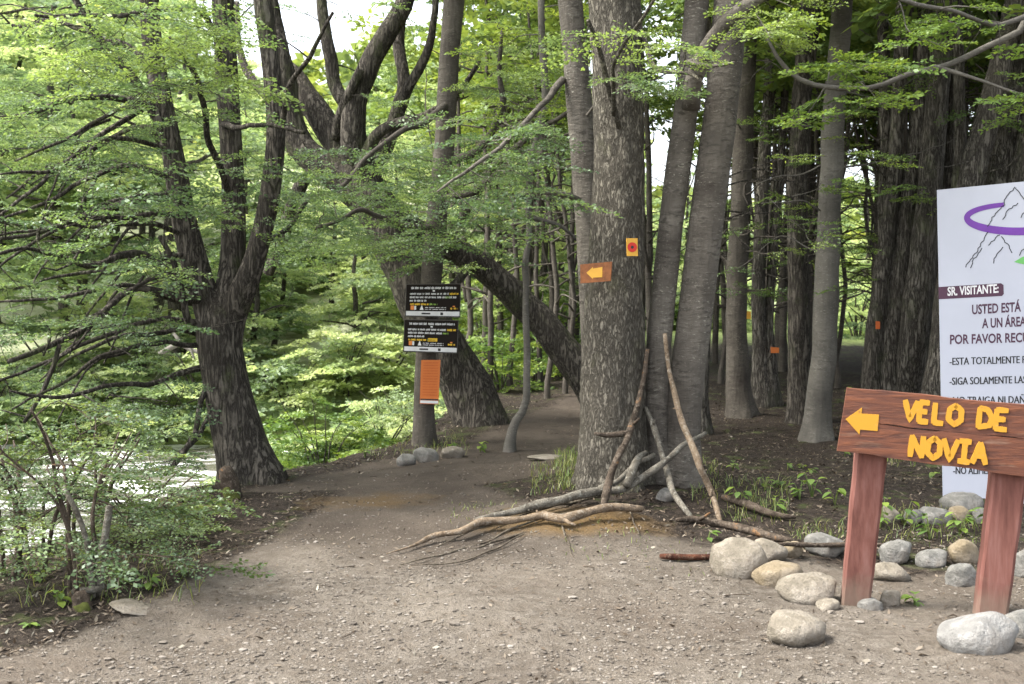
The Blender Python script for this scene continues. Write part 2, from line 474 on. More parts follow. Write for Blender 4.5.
def stone_mat(name, a, b, c):
    k = NT(name)
    v = k.coord((1, 1, 1))
    oi = k.n('ShaderNodeObjectInfo')
    n1 = k.noise(v, 7, 6, 0.6, 0.3); n2 = k.noise(v, 40, 5, 0.7); n3 = k.noise(v, 2.5, 3)
    col = k.mix(k.val(n1, 0.35, 0.65), a, b)
    col = k.mix(k.val(n3, 0.5, 0.7, 0, 0.8), col, c)
    col = k.mix(k.val(n2, 0.58, 0.70, 0, 0.6), col, tuple(x * 0.4 for x in a))
    vein = k.val(k.math('ABSOLUTE', k.math('SUBTRACT', n1, 0.5)), 0.0, 0.012, 0.4, 0.0)
    col = k.mix(k.val(k.noise(v, 3.5, 5, 0.65), 0.5, 0.64, 0, 0.6), col, (0.105, 0.083, 0.06))
    col = k.mix(vein, col, c)
    return k.done(col, 0.8, k.bump(k.math('ADD', n2, k.math('MULTIPLY', n1, 1.6)), 0.9, 0.018), 0.25)
M['stone_tan'] = stone_mat('tan_stone', (0.118, 0.102, 0.077), (0.225, 0.198, 0.157), (0.29, 0.265, 0.228))
M['stone_grey'] = stone_mat('grey_stone', (0.095, 0.092, 0.082), (0.185, 0.178, 0.162), (0.265, 0.258, 0.24))
M['stone_white'] = stone_mat('whitish_stone', (0.13, 0.126, 0.117), (0.235, 0.23, 0.216), (0.32, 0.316, 0.30))
M['stone_yellow'] = stone_mat('yellowish_stone', (0.14, 0.11, 0.068), (0.235, 0.192, 0.13), (0.24, 0.21, 0.17))

k = NT('varnished_red_board')
v = k.coord((1, 1, 1), 'UV') if False else k.coord((3.2, 3.2, 30))
g = k.noise(v, 1.6, 7, 0.62, 0.8); g2 = k.noise(k.coord((2, 2, 9)), 2.5, 5, 0.6)
col = k.ramp(g, [(0.25, (0.022, 0.008, 0.006)), (0.47, (0.092, 0.030, 0.015)), (0.66, (0.165, 0.055, 0.023))])
col = k.mix(k.val(g2, 0.60, 0.72, 0, 0.6), col, (0.20, 0.125, 0.085))
col = k.mix(1.0, col, (0.86, 0.86, 0.86), 'MULTIPLY')
M['board'] = k.done(col, 0.65, k.bump(g, 0.35, 0.012), 0.4)
k = NT('faded_red_post')
v = k.coord((14, 14, 1.6)); g = k.noise(v, 2.0, 6, 0.6)
z = k.n('ShaderNodeTexCoord'); sp = k.n('ShaderNodeSeparateXYZ'); k.l(z.outputs['Object'], sp.inputs[0])
col = k.ramp(g, [(0.28, (0.085, 0.034, 0.026)), (0.5, (0.148, 0.062, 0.049)), (0.75, (0.20, 0.10, 0.084))])
dust = k.val(k.math('ADD', sp.outputs[2], k.math('MULTIPLY', k.noise(k.coord((1, 1, 1)), 12, 5), 0.25)), 0.12, 0.32, 0.85, 0.0)
col = k.mix(dust, col, (0.16, 0.12, 0.09))
M['post'] = k.done(col, 0.8, k.bump(g, 0.35, 0.01), 0.2)
k = NT('yellow_sign_paint')
n = k.noise(k.coord((1, 1, 1)), 26, 6, 0.7)
n2 = k.noise(k.coord((9, 9, 30)), 2.2, 5, 0.6)
col = k.mix(k.val(n, 0.60, 0.70, 0, 0.85), (0.39, 0.195, 0.016), (0.19, 0.095, 0.034))
col = k.mix(k.val(n2, 0.62, 0.72, 0, 0.5), col, (0.30, 0.2, 0.12))
M['paint'] = k.done(col, 0.6, None, 0.3)

def plain(name, c, rough=0.6, spec=0.3, var=0.12, scale=8):
    k = NT(name)
    n = k.noise(k.coord((1, 1, 1)), scale, 5, 0.6)
    col = k.mix(k.val(n, 0.3, 0.7), tuple(x * (1 - var) for x in c), tuple(min(1, x * (1 + var)) for x in c))
    return k.done(col, rough, k.bump(n, 0.08, 0.005), spec)
M['panel_white'] = plain('white_panel', (0.37, 0.385, 0.44), 0.45, 0.4, 0.03, 3)
M['ink'] = plain('dark_purple_ink', (0.06, 0.025, 0.045), 0.5)
M['ink_black'] = plain('black_ink', (0.02, 0.02, 0.02), 0.5)
M['purple'] = plain('purple_ink', (0.12, 0.035, 0.24), 0.5)
M['logo_green'] = plain('green_ink', (0.12, 0.36, 0.10), 0.5)
M['letter_white'] = plain('white_ink', (0.58, 0.58, 0.58), 0.5)
M['panel_black'] = plain('black_panel', (0.011, 0.008, 0.006), 0.65, 0.12)
M['panel_rim'] = plain('dark_panel_rim', (0.07, 0.065, 0.055), 0.5)
M['ink_yellow'] = plain('yellow_ink', (0.65, 0.42, 0.03), 0.5)
M['ink_green'] = plain('dull_green_ink', (0.20, 0.33, 0.06), 0.5)
M['ink_orange'] = plain('orange_ink', (0.65, 0.22, 0.05), 0.5)
M['orange'] = plain('orange_panel', (0.50, 0.14, 0.03), 0.5, 0.3, 0.06)
M['ink_rust'] = plain('rust_ink', (0.40, 0.085, 0.015), 0.5)
M['small_board'] = plain('small_brown_board', (0.17, 0.06, 0.018), 0.6, 0.3, 0.35, 30)
M['plaque'] = plain('yellow_plaque', (0.50, 0.27, 0.035), 0.5)
M['red'] = plain('red_ink', (0.42, 0.025, 0.015), 0.5)
M['moss'] = plain('moss', (0.055, 0.062, 0.018), 0.95, 0.05, 0.5, 30)
M['litter'] = leaf_mat('dry_leaf_litter', (0.035, 0.025, 0.018), (0.085, 0.062, 0.044), (0.19, 0.155, 0.12), (1, 0.9, 0.8), 0.1)
k = NT('gravel_stone')
oi = k.attr('tone')
col = k.ramp(oi, [(0, (0.07, 0.06, 0.05)), (0.5, (0.135, 0.117, 0.096)), (1, (0.195, 0.176, 0.152))])
M['pebble'] = k.done(col, 0.9, None, 0.15)

# ------------------------------------------------------------------ ground sheet, split along the path's border
def axis(lo, hi, fine_lo, fine_hi, fine, growth):
    a = list(np.arange(fine_lo, fine_hi + 1e-6, fine))
    s = fine
    while a[-1] < hi: s *= growth; a.append(a[-1] + s)
    s = fine
    while a[0] > lo: s *= growth; a.insert(0, a[0] - s)
    return np.array(a)
gx = axis(-160, 200, -5.5, 6.0, 0.075, 1.09)
gy = axis(-60, 260, 3.2, 15.0, 0.075, 1.09)
X, Y = np.meshgrid(gx, gy)
Z = H(X, Y)

# path centre line behind the clearing, as (y, x, half width)
PY = [9, 10.5, 12, 14, 17, 20, 26, 40]
PXC = [-0.65, -0.25, 0.25, 0.75, 1.5, 2.3, 4.2, 9]
PW = [1.5, 1.0, 0.75, 0.65, 0.6, 0.55, 0.5, 0.4]
def path_mask(x, y):
    s = bank_s(x, y)
    # clearing in front: bounded by the bank at the left and the stones and roots at the right
    yf = np.interp(x, [-3, -0.7, 0.0, 0.45, 0.9, 1.6, 2.4, 4, 9], [9.6, 9.4, 8.0, 7.0, 6.8, 6.5, 6.2, 6.4, 7.0])
    xl = np.interp(y, [3, 4.2, 5, 5.6, 6.9, 8, 9, 10, 10.8], [-2.6, -2.25, -1.85, -1.62, -1.42, -1.32, -1.2, -.95, -.7])
    clear = sstep((yf - y) / 1.0 + 0.5) * sstep((x - xl) / 0.5 + 0.5)
    pw = np.interp(y, PY, PW); pc = np.interp(y, PY, PXC)
    back = sstep((pw - np.abs(x - pc)) / 0.5 + 0.5) * (y > 8.6) * (1 - .36 * sstep((y - 9) / 1.5))  # back path mixed towards litter: tree shade painted into the ground colour
    near_left = 1 - 0.55 * sstep((0.75 + s) / 0.7) * sstep((y - 6.5) / 2)
    return np.maximum(clear, back) * near_left
def green_mask(x, y):
    s = bank_s(x, y)
    g = 0.95 * sstep((s - 0.5) / 0.9) * (y > 9.5) + 0.8 * sstep((s - 1.2) / 1.2) * (y <= 9.5)
    g = np.maximum(g, 0.9 * sstep((y - 24) / 8))
    g = np.maximum(g, 0.3 * ((x > 1.5) & (y > 8)) * (fbm(x * 0.9, y * 0.9, seed=31) > 0.25))
    return g
def ochre_mask(x, y):
    return np.exp(-((x - 0.35) ** 2 / 0.45 + (y - 6.95) ** 2 / 0.12)) + 0.7 * np.exp(-((x + 1.0) ** 2 / 0.4 + (y - 8.0) ** 2 / 0.25)) + 0.5 * np.exp(-((x - 1.25) ** 2 / 0.15 + (y - 8.2) ** 2 / 0.1))

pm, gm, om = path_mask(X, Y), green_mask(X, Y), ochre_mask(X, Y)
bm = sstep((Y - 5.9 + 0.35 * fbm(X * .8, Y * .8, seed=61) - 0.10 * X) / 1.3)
sm = sstep((Y - 21) / 4) * sstep((bank_s(X, Y) + 1) / 2)     # pale dry slope across the river; background brightness put into its colour
ny, nx = X.shape
# smooth normals from the height field so that the two sheets meet without a seam
dzdx = np.gradient(Z, gx, axis=1); dzdy = np.gradient(Z, gy, axis=0)
NRM = np.stack([-dzdx, -dzdy, np.ones_like(Z)], -1); NRM /= np.linalg.norm(NRM, axis=-1)[..., None]
i, j = np.meshgrid(np.arange(ny - 1), np.arange(nx - 1), indexing='ij')
Q = np.stack([i * nx + j, i * nx + j + 1, (i + 1) * nx + j + 1, (i + 1) * nx + j], -1).reshape(-1, 4)
pf = pm.ravel()[Q].mean(1) > 0.5
V = np.stack([X, Y, Z], -1).reshape(-1, 3)
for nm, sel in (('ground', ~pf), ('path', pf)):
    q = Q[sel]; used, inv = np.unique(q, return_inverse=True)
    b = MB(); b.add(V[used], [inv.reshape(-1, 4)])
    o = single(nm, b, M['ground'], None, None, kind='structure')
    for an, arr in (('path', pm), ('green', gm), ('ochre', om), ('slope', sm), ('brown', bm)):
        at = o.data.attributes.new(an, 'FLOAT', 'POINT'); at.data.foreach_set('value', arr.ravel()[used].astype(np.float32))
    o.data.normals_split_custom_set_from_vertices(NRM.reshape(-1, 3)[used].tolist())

wx = np.arange(-26, 0.01, 0.4); wy = np.arange(-60, 22.01, 0.4)
WX, WY = np.meshgrid(wx, wy); WZ = -1.0 + 0.03 * fbm(WX * 0.8, WY * 1.6, seed=77)
i, j = np.meshgrid(np.arange(len(wy) - 1), np.arange(len(wx) - 1), indexing='ij'); n = len(wx)
b = MB(); b.add(np.stack([WX, WY, WZ], -1).reshape(-1, 3), [np.stack([i * n + j, i * n + j + 1, (i + 1) * n + j + 1, (i + 1) * n + j], -1).reshape(-1, 4)])
o = single('river', b, M['water'], None, None, kind='structure')

# ------------------------------------------------------------------ foliage
def spray_template(seed, leaf=0.085, n_side=7, spread=55):
    """A flat fan of beech leaves, unit length along +X: arrays of leaf quads (n,4,3) and twig segments."""
    r = np.random.default_rng(seed)
    leaves = []; segs = [((0, 0, 0), (1, 0, -0.12))]
    def leaf_at(p, ang, L):
        w = L * 0.62
        d = np.array([math.cos(ang), math.sin(ang), r.normal(-.08, 0.3)]); d /= np.linalg.norm(d)
        s = np.array([-math.sin(ang), math.cos(ang), r.normal(0, 0.6)]); s /= np.linalg.norm(s)
        leaves.append([p, p + d * L * 0.5 + s * w * 0.5, p + d * L, p + d * L * 0.5 - s * w * 0.5])
    for kk in range(n_side):
        t = 0.12 + 0.85 * kk / (n_side - 1)
        for sg in (-1, 1):
            t2 = t + r.uniform(-0.04, 0.04)
            ln = (0.5 * (1 - t2) + 0.13) * r.uniform(0.7, 1.2)
            a = sg * math.radians(spread * r.uniform(0.75, 1.15) * (1 - 0.35 * t2))
            p0 = np.array([t2, 0, -0.12 * t2 * t2]); dv = np.array([math.cos(a), math.sin(a), r.normal(-0.05, 0.1)])
            segs.append((p0, p0 + dv * ln))
            m = max(2, int(ln / 0.055))
            for q in range(m):
                pp = p0 + dv * ln * (q + 0.6) / m + r.normal(0, 0.008, 3)
                leaf_at(pp, a + (-1) ** q * math.radians(r.uniform(25, 60)), leaf * r.uniform(0.7, 1.2))
            leaf_at(p0 + dv * ln, a, leaf)
    for q in range(12):
        t = (q + 0.5) / 12
        leaf_at(np.array([t, 0, -0.12 * t * t]), (-1) ** q * math.radians(r.uniform(30, 60)), leaf * r.uniform(0.7, 1.1))
    return np.array(leaves), segs
SPRAYS = [spray_template(s) for s in range(6)]
SPRAYS_BIG = [spray_template(40 + s, leaf=0.16, n_side=5) for s in range(5)]
SPRAYS_MID = [spray_template(60 + s, leaf=0.125, n_side=6) for s in range(5)]
SPRAYS_HUGE = [spray_template(80 + s, leaf=0.30, n_side=4) for s in range(4)]

class Foliage:
    def __init__(self, templates): self.T = templates; self.L = []; self.tone = []; self.seg = []
    def put(self, p, yaw, pitch, roll, size, tone, twigs=False):
        ti = npr.integers(len(self.T)); Lf, sg = self.T[ti]
        cy, sy, cp, sp, cr, sr = math.cos(yaw), math.sin(yaw), math.cos(pitch), math.sin(pitch), math.cos(roll), math.sin(roll)
        Rm = np.array([[cy, -sy, 0], [sy, cy, 0], [0, 0, 1]]) @ np.array([[cp, 0, -sp], [0, 1, 0], [sp, 0, cp]]) @ np.array([[1, 0, 0], [0, cr, -sr], [0, sr, cr]])
        self.L.append((Lf.reshape(-1, 3) @ Rm.T) * size + p)
        self.tone.append(np.clip(tone + npr.normal(0, 0.13, len(Lf)), 0, 1))
        if twigs:
            for a, bb in sg[:1] + sg[1::2]:
                self.seg.append((Rm @ np.array(a) * size + p, Rm @ np.array(bb) * size + p))
    def mb(self):
        b = MB()
        v = np.concatenate(self.L); n = len(v) // 4
        b.add(v, [np.arange(n * 4).reshape(-1, 4)], np.concatenate(self.tone))
        return b

class Tree:
    """Collects a trunk, its branches and leaf sprays in world coordinates."""
    def __init__(self, templates=SPRAYS, seed=0):
        self.parts, self.branch, self.fol = [], MB(), Foliage(templates)
        self.skel = []; self.seed = seed; self.r = random.Random(seed)
    def stem(self, q, sides=14, where='trunk', rough=0.07, flare=None, wobble=0.0, step=0.08, skel=True, nscale=4.0):
        """where: 'crown' keeps a thin branch with the leaves; anything else names a part of its own."""
        q = spline(q, step)
        self.seed += 1
        if where == 'crown': m = self.branch
        else:
            m = MB(); self.parts.append((where, m))
        tube(m, q, sides, rough, self.seed, flare, wobble, nscale)
        if skel: self.skel.append(q[::3])
        return q
    def bare(self, targets, maxlen=1.6):
        n = len(self.fol.L); ns = len(self.fol.seg)
        self.fill(targets, .1, 1, maxlen=maxlen, twigs=False)
        del self.fol.L[n:], self.fol.tone[n:], self.fol.seg[ns:]
    def fill(self, targets, size=0.36, per=4, tone=(0.2, 0.8), twigs=True, rmax=0.016, maxlen=2.6, lift=0.0, tw_sides=5, gap=0.22):
        sk = np.concatenate(self.skel)
        todo = np.asarray(targets, float)
        r = self.r
        while len(todo):
            d2 = ((todo[:, None, :] - sk[None, :, :3]) ** 2)
            d2 = d2[..., 0] + d2[..., 1] + d2[..., 2] * 1.6
            dm = d2.min(1); k = int(dm.argmin()); p1 = todo[k]; p0r = sk[int(d2[k].argmin())]
            todo = np.delete(todo, k, 0)
            p0 = p0r[:3]; L = np.linalg.norm(p1 - p0)
            if L > maxlen: 
                continue
            if L < 0.12: continue
            rr = min(rmax, 0.4 * p0r[3] + 0.002, 0.004 + 0.010 * L)
            mid = (p0 + p1) / 2 + np.array([r.uniform(-.12, .12), r.uniform(-.12, .12), r.uniform(-.02, .14) + lift]) * L
            q = spline([(*p0, rr), (*mid, rr * 0.7), (*p1, max(0.002, rr * 0.3))], 0.1 if L > 0.5 else 0.06)
            self.seed += 1
            tube(self.branch, q, tw_sides, 0.05, self.seed, wobble=0.035 * min(1, L), caps=False)
            sk = np.concatenate([sk, q[1::2]])
            dirv = p1 - p0; yaw = math.atan2(dirv[1], dirv[0])
            base = r.uniform(*tone)
            self.fol.put(p1 - dirv / L * 0.05, yaw + r.uniform(-.3, .3), r.uniform(-.25, .12), r.gauss(0, .18), size * r.uniform(.7, 1.4), base, twigs)
            m = max(1, min(per, int(L / gap)))
            for s in range(m):
                t = 1 - (s + 0.6) / (m + 0.4) * 0.75
                p = q[int(t * (len(q) - 1)), :3]
                self.fol.put(p, yaw + (-1) ** s * r.uniform(.5, 1.2), r.uniform(-.2, .15), r.gauss(0, .2), size * r.uniform(.6, 1.05), base, twigs)
    def build(self, name, label, cat, base, bark, leaf, group=None, twig_mat=None):
        t = thing(name, label, cat, base, group)
        for a, b in self.fol.seg:
            a = np.asarray(a); b = np.asarray(b)
            d = b - a; s = np.cross(d, [0, 0, 1.0]); s = s / (np.linalg.norm(s) + 1e-9) * 0.0016
            u = np.array([0, 0, 0.0016])
            self.branch.add([a - s, a + u, a + s, b - s * .5, b + u * .5, b + s * .5], [np.array([[0, 1, 4, 3], [1, 2, 5, 4], [2, 0, 3, 5]])])
        for nm, m in self.parts: part(nm, m, bark, t)
        if self.fol.L:
            cm = self.fol.mb(); nl = sum(len(f) for f in cm.f)
            for v in self.branch.v: cm.v.append(v)
            for f, tn in zip(self.branch.f, self.branch.tone): cm.f.append(f + cm.n); cm.tone.append(tn)
            cm.n += self.branch.n
            o = part('crown', cm, leaf, t, smooth=False)
            o.data.materials.append(twig_mat or bark)
            mi = np.zeros(len(o.data.polygons), np.int32); mi[nl:] = 1
            o.data.polygons.foreach_set('material_index', mi)
            o.data.polygons.foreach_set('use_smooth', mi.astype(bool))
        return t

def thin(k, pts):
    return [(p[0], p[1], p[2] * k, *p[3:]) for p in pts]

def S(d0, *pts):
    """Photo polyline (px, py, width_px[, depth offset]) at depth d0 -> rows (x,y,z,r)."""
    out = []
    for p in pts:
        d = d0 + (p[3] if len(p) > 3 else 0)
        out.append((*P(p[0], p[1], d), p[2] * 0.5 * d / F))
    return out

def grow_up(rows, ztop, bend=(0, 0)):
    """Continues a stem above the top of the photograph up to height ZTOP, tapering."""
    a, b = np.array(rows[-2]), np.array(rows[-1])
    d = (b - a)[:3]; d = d / np.linalg.norm(d); d[2] = max(d[2], 0.75)
    out = list(rows); n = 4
    H0 = ztop - b[2]
    for kq in range(1, n + 1):
        t = kq / n
        out.append((b[0] + d[0] / d[2] * H0 * t * 0.7 + bend[0] * t, b[1] + d[1] / d[2] * H0 * t * 0.7 + bend[1] * t, b[2] + H0 * t, b[3] * (1 - 0.8 * t)))
    return out

def rooted(base, rows):
    """Starts a stem a little below the ground at its base."""
    b = rows[0]
    return [(b[0], b[1], float(H(b[0], b[1])) - 0.25, b[3] * 1.12)] + rows

def region(n, x0, x1, y0, y1, d0, d1, seed):
    r = np.random.default_rng(seed)
    return [P(r.uniform(x0, x1), r.uniform(y0, y1), r.uniform(d0, d1)) for _ in range(n)]

def top_targets(n, c, rad, z0, z1, seed):
    r = np.random.default_rng(seed)
    a = r.uniform(0, 2 * math.pi, n); q = np.sqrt(r.uniform(0, 1, n)) * rad
    return np.stack([c[0] + q * np.cos(a), c[1] + q * np.sin(a), r.uniform(z0, z1, n)], 1)

# ------------------------------------------------------------------ the trees near the path
# big rough-barked tree in the middle
gA = G(613, 492); dA = gA[1] + 0.22
T = Tree(seed=100)
rows = S(dA, (612, 496, 72), (612, 440, 66), (613, 350, 62), (616, 250, 55), (619, 150, 50), (617, 60, 51), (615, 0, 51), (612, -60, 49))
T.stem(rooted(gA, grow_up(rows, 8.5, (-0.3, 0.3))), 80, rough=0.05, flare=(0.28, 5, 0.14), step=0.025, nscale=15)
q = S(dA - 0.2, (622, 125, 6), (604, 60, 5, -.3), (590, 20, 4, -.5)); 
T.stem(q, 7, 'branch', wobble=0.03)
T.stem(S(dA, (636, 30, 6), (655, 66, 5, -.3), (690, 74, 4, -.7), (700, 84, 2, -.9)), 7, 'branch', wobble=0.03)
T.stem(S(dA - .2, (610, 112, 5), (620, 60, 4, -.4), (645, 20, 3.5, -.7), (665, -10, 3, -.9)), 7, 'branch', wobble=0.04)
T.fill(region(9, 575, 690, 30, 85, dA - 1.6, dA - 0.4, 3), 0.3, 3, (0.4, 0.9), maxlen=1.6)
T.fill(top_targets(23, (gA[0], gA[1]), 2.0, 4.2, 8.6, 5), 0.6, 4, maxlen=3, twigs=False)
big_tree = T.build('beech_tree', 'thickest straight beech with scaly plated bark, wearing the small wooden arrow board', 'tree', gA, M['bark_plate'], M['leaf_near'])

# slimmer stem just behind it
d = dA + 0.75
T = Tree(seed=120)
rows = S(d, (603, 470, 36), (600, 400, 33), (594, 300, 30), (588, 200, 28), (579, 100, 25), (570, 0, 24), (564, -50, 23))
gB = np.array([rows[0][0], rows[0][1], float(H(rows[0][0], rows[0][1]))])
T.stem(rooted(gB, grow_up(rows, 8.0, (-0.5, 0.2))), 22, flare=(0.3, 4, 0.2))
T.stem(S(d, (568, 80, 8), (545, 108, 6, -.3), (510, 140, 5, -.7), (475, 165, 4, -1.0), (440, 190, 2, -1.3)), 8, 'branch', wobble=0.05)
T.stem(S(d, (583, 205, 8), (570, 197, 6, -.2), (535, 192, 5, -.3), (530, 194, 4, -.3)), 7, 'branch', wobble=0.02)
T.fill(region(34, 425, 560, 120, 235, d - 1.6, d - .2, 21), 0.33, 4, (0.15, 0.7), maxlen=1.8)
T.fill(region(9, 600, 680, 75, 105, d - 2.0, d - .6, 22), 0.28, 3, (0.5, 0.9), maxlen=1.0)
T.fill(top_targets(16, gB, 1.8, 4.4, 8.2, 6), 0.6, 4, maxlen=3, twigs=False)
T.build('beech_tree', 'smoother stem pressed close behind the left side of the scaly barked tree', 'tree', gB, M['bark_twin'], M['leaf_near'])

# twin grey stems leaning right, fused at the base
gC = G(676, 492); dC = gC[1] + 0.3
T = Tree(seed=140)
rows = S(dC, (659, 494, 34), (656, 430, 27), (657, 370, 25), (663, 300, 25), (674, 200, 25), (687, 100, 24), (697, 0, 24), (700, -60, 25))
T.stem(rooted(gC, grow_up(rows, 8.0, (0.2, 0.4))), 22, flare=(0.15, 5, 0.12), rough=0.06)
rows = S(dC, (683, 494, 44), (682, 430, 37), (687, 380, 35), (697, 300, 35), (709, 200, 34), (722, 100, 34), (731, 0, 33), (736, -60, 32))
T.stem(rooted(gC, grow_up(rows, 8.6, (0.8, 0.2))), 26, flare=(0.15, 5, 0.12), rough=0.05)
T.stem(grow_up(S(dC - .18, (692, 108, 18), (694, 78, 17, -.1), (708, 48, 16, -.25), (731, 19, 15, -.4), (761, -2, 14, -.5), (790, -25, 13, -.6)), 4.8, (1.0, -.2)), 14, where='limb', wobble=0.02)
T.stem(S(dC - .2, (700, 60, 6), (688, 62, 5, -.2), (712, 66, 4, -.4), (735, 62, 2, -.5)), 6, 'branch', wobble=0.02)
T.fill(region(10, 745, 800, 5, 50, dC - 1.4, dC - .5, 31), 0.3, 3, (0.7, 1.0), maxlen=1.2)
T.fill(top_targets(23, (gC[0] + .8, gC[1]), 2.2, 4.2, 8.6, 7), 0.6, 4, maxlen=3, twigs=False)
T.build('beech_tree', 'pair of grey stems fused at the base, leaning right, sticks propped against them', 'tree', gC, M['bark_twin'], M['leaf_near'])

# spreading tree by the river
gL = G(250, 484); dL = gL[1] + 0.2
T = Tree(seed=160)
T.stem(rooted(gL, S(dL, (252, 488, 62), (240, 440, 50), (228, 390, 44), (221, 350, 43), (219, 325, 42), (217, 305, 30), (217, 290, 14))), 30, flare=(0.3, 5, 0.2), rough=0.07)
L1 = T.stem(grow_up(S(dL, (219, 362, 30), (213, 322, 31), (200, 282, 27), (185, 225, 24), (174, 160, 21), (162, 100, 20), (152, 40, 19), (146, -40, 17)), 7.5, (-0.6, 0.3)), 18, 'limb')
L2 = T.stem(grow_up(S(dL, (222, 362, 30), (225, 318, 31), (233, 250, 24, .1), (232, 160, 22, .15), (227, 80, 23, .15), (223, 0, 22, .2), (221, -60, 20, .2)), 8.0), 18, 'limb')
L3 = T.stem(grow_up(S(dL, (224, 366, 30), (231, 318, 30), (252, 268, 23, -.1), (268, 205, 20, -.15), (276, 130, 19, -.2), (270, 60, 18, -.2), (263, 0, 19, -.2), (258, -60, 17, -.2)), 7.5, (0.3, 0)), 18, 'limb')
BR = [
 [(172, 150, 14), (150, 108, 13, -.1), (118, 62, 11, -.2), (85, 14, 9, -.3), (60, -40, 8, -.3)],
 [(150, 108, 9), (120, 100, 8, -.3), (70, 104, 7, -.7), (30, 113, 6, -1.0), (-20, 120, 5, -1.3)],
 [(148, 104, 8), (110, 128, 7, -.4), (60, 165, 6, -.9), (20, 192, 5, -1.3), (-20, 225, 4, -1.6)],
 [(190, 285, 14), (160, 262, 12, -.3), (128, 252, 10, -.6), (80, 262, 7, -1.0), (20, 252, 5, -1.5), (-20, 260, 4, -1.7)],
 [(205, 330, 11), (189, 318, 10, -.2), (184, 292, 8, -.25), (176, 262, 7, -.3), (160, 240, 6, -.4)],
 [(208, 302, 12), (165, 297, 9, -.3), (130, 299, 9, -.5), (102, 315, 9, -.8), (62, 345, 8, -1.1), (15, 367, 6, -1.5)],
 [(60, 346, 6, -1.1), (45, 385, 6, -1.2), (20, 425, 5, -1.3)],
 [(210, 368, 8), (196, 410, 7, -.2), (180, 452, 7, -.4), (163, 474, 6, -.5)],
 [(214, 425, 6), (203, 438, 6, -.2), (182, 448, 5, -.4)],
 [(206, 365, 9), (170, 378, 7, -.4), (120, 392, 6, -.9), (60, 396, 5, -1.4), (10, 392, 3, -1.8)],
 [(200, 340, 7), (160, 330, 6, -.5), (110, 345, 5, -1.0), (60, 372, 4, -1.3)],
 [(160, 90, 10), (120, 45, 8, .4), (60, 20, 6, .8), (10, 24, 5, 1.1)],
 [(232, 200, 9, .1), (205, 130, 8, -.4), (190, 75, 7, -.7), (170, 40, 5, -1.0)],
 [(228, 130, 8, .15), (255, 130, 6, -.3), (300, 128, 5, -.7)],
 [(226, 60, 8, .15), (200, 20, 7, -.4), (150, 15, 6, -.9), (80, 18, 5, -1.3), (30, 16, 4, -1.6)],
 [(276, 130, 8, -.2), (290, 90, 7, -.5), (312, 50, 6, -.8), (330, 10, 4, -1.0)],
 [(180, 195, 9), (140, 200, 8, -.6), (90, 218, 6, -1.2), (30, 235, 5, -1.7), (-10, 240, 4, -1.9)],
 [(262, 240, 8, -.1), (285, 232, 6, .3), (310, 200, 5, .6)],
]
rb = random.Random(12)
for i in range(12):
    y0 = 110 + 21 * i; x0 = 165 + .17 * (y0 - 110); x1 = rb.uniform(-20, 70); y1 = y0 + rb.uniform(-25, 90); dd = rb.uniform(-1.9, .9)
    BR.append([(x0, y0, 7), (x0 * .7 + x1 * .3, y0 + (y1 - y0) * .15 - rb.uniform(2, 18), 6, dd * .35), (x0 * .35 + x1 * .65, y0 + (y1 - y0) * .5, 5, dd * .7), (x1, y1, 2.5, dd)])
    BR.append([(x0 * .6 + x1 * .4, y0 + (y1 - y0) * .25 - 6, 4, dd * .4), (x0 * .4 + x1 * .6, y0 + rb.uniform(20, 60), 3, dd * .6), (x0 * .25 + x1 * .75, y0 + rb.uniform(40, 100), 2, dd * .7)])
for bq in BR:
    T.stem(S(dL, *thin(.8, bq)), 8, 'branch', rough=0.05, wobble=0.05)
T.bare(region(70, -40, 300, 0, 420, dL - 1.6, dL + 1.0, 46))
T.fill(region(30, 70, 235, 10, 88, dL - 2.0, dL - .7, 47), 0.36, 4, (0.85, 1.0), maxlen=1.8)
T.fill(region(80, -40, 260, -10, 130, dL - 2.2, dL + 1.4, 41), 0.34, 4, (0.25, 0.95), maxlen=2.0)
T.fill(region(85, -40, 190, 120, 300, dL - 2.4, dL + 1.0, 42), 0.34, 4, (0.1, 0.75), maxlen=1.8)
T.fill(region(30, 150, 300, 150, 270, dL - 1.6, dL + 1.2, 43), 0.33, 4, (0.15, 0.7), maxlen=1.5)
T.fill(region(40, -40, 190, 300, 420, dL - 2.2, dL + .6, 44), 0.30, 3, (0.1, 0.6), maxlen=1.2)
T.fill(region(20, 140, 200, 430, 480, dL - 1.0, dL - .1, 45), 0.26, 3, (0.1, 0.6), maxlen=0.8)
T.fill(top_targets(40, (gL[0] - .5, gL[1]), 2.8, 4.2, 8, 8), 0.6, 4, maxlen=3, twigs=False)
T.build('beech_tree', 'spreading tree on the riverbank forking low into three dark limbs with many drooping branches', 'tree', gL, M['bark_dark'], M['leaf_near'])

# tree that carries the information panels
gS = G(424, 447); dS = gS[1] + 0.12
T = Tree(seed=200)
rows = S(dS, (424, 448, 24), (424, 410, 22), (427, 330, 21), (434, 250, 21), (444, 150, 20), (448, 80, 20), (454, 0, 21), (458, -50, 20))
T.stem(rooted(gS, grow_up(rows, 8.5, (0.3, 0.2))), 20, flare=(0.2, 5, 0.1))
T.stem(S(dS, (448, 165, 9), (480, 150, 8, -.3), (500, 108, 7, -.5), (497, 70, 5, -.6), (505, 30, 4, -.7)), 8, 'branch', wobble=0.04)
T.stem(S(dS, (440, 200, 9), (470, 190, 8, -.3), (500, 160, 7, -.8), (540, 130, 5, -1.4), (575, 110, 4, -1.8)), 8, 'branch', wobble=0.05)
T.stem(S(dS, (446, 110, 8), (420, 125, 7, -.5), (380, 150, 5, -1.0), (340, 190, 4, -1.4)), 8, 'branch', wobble=0.05)
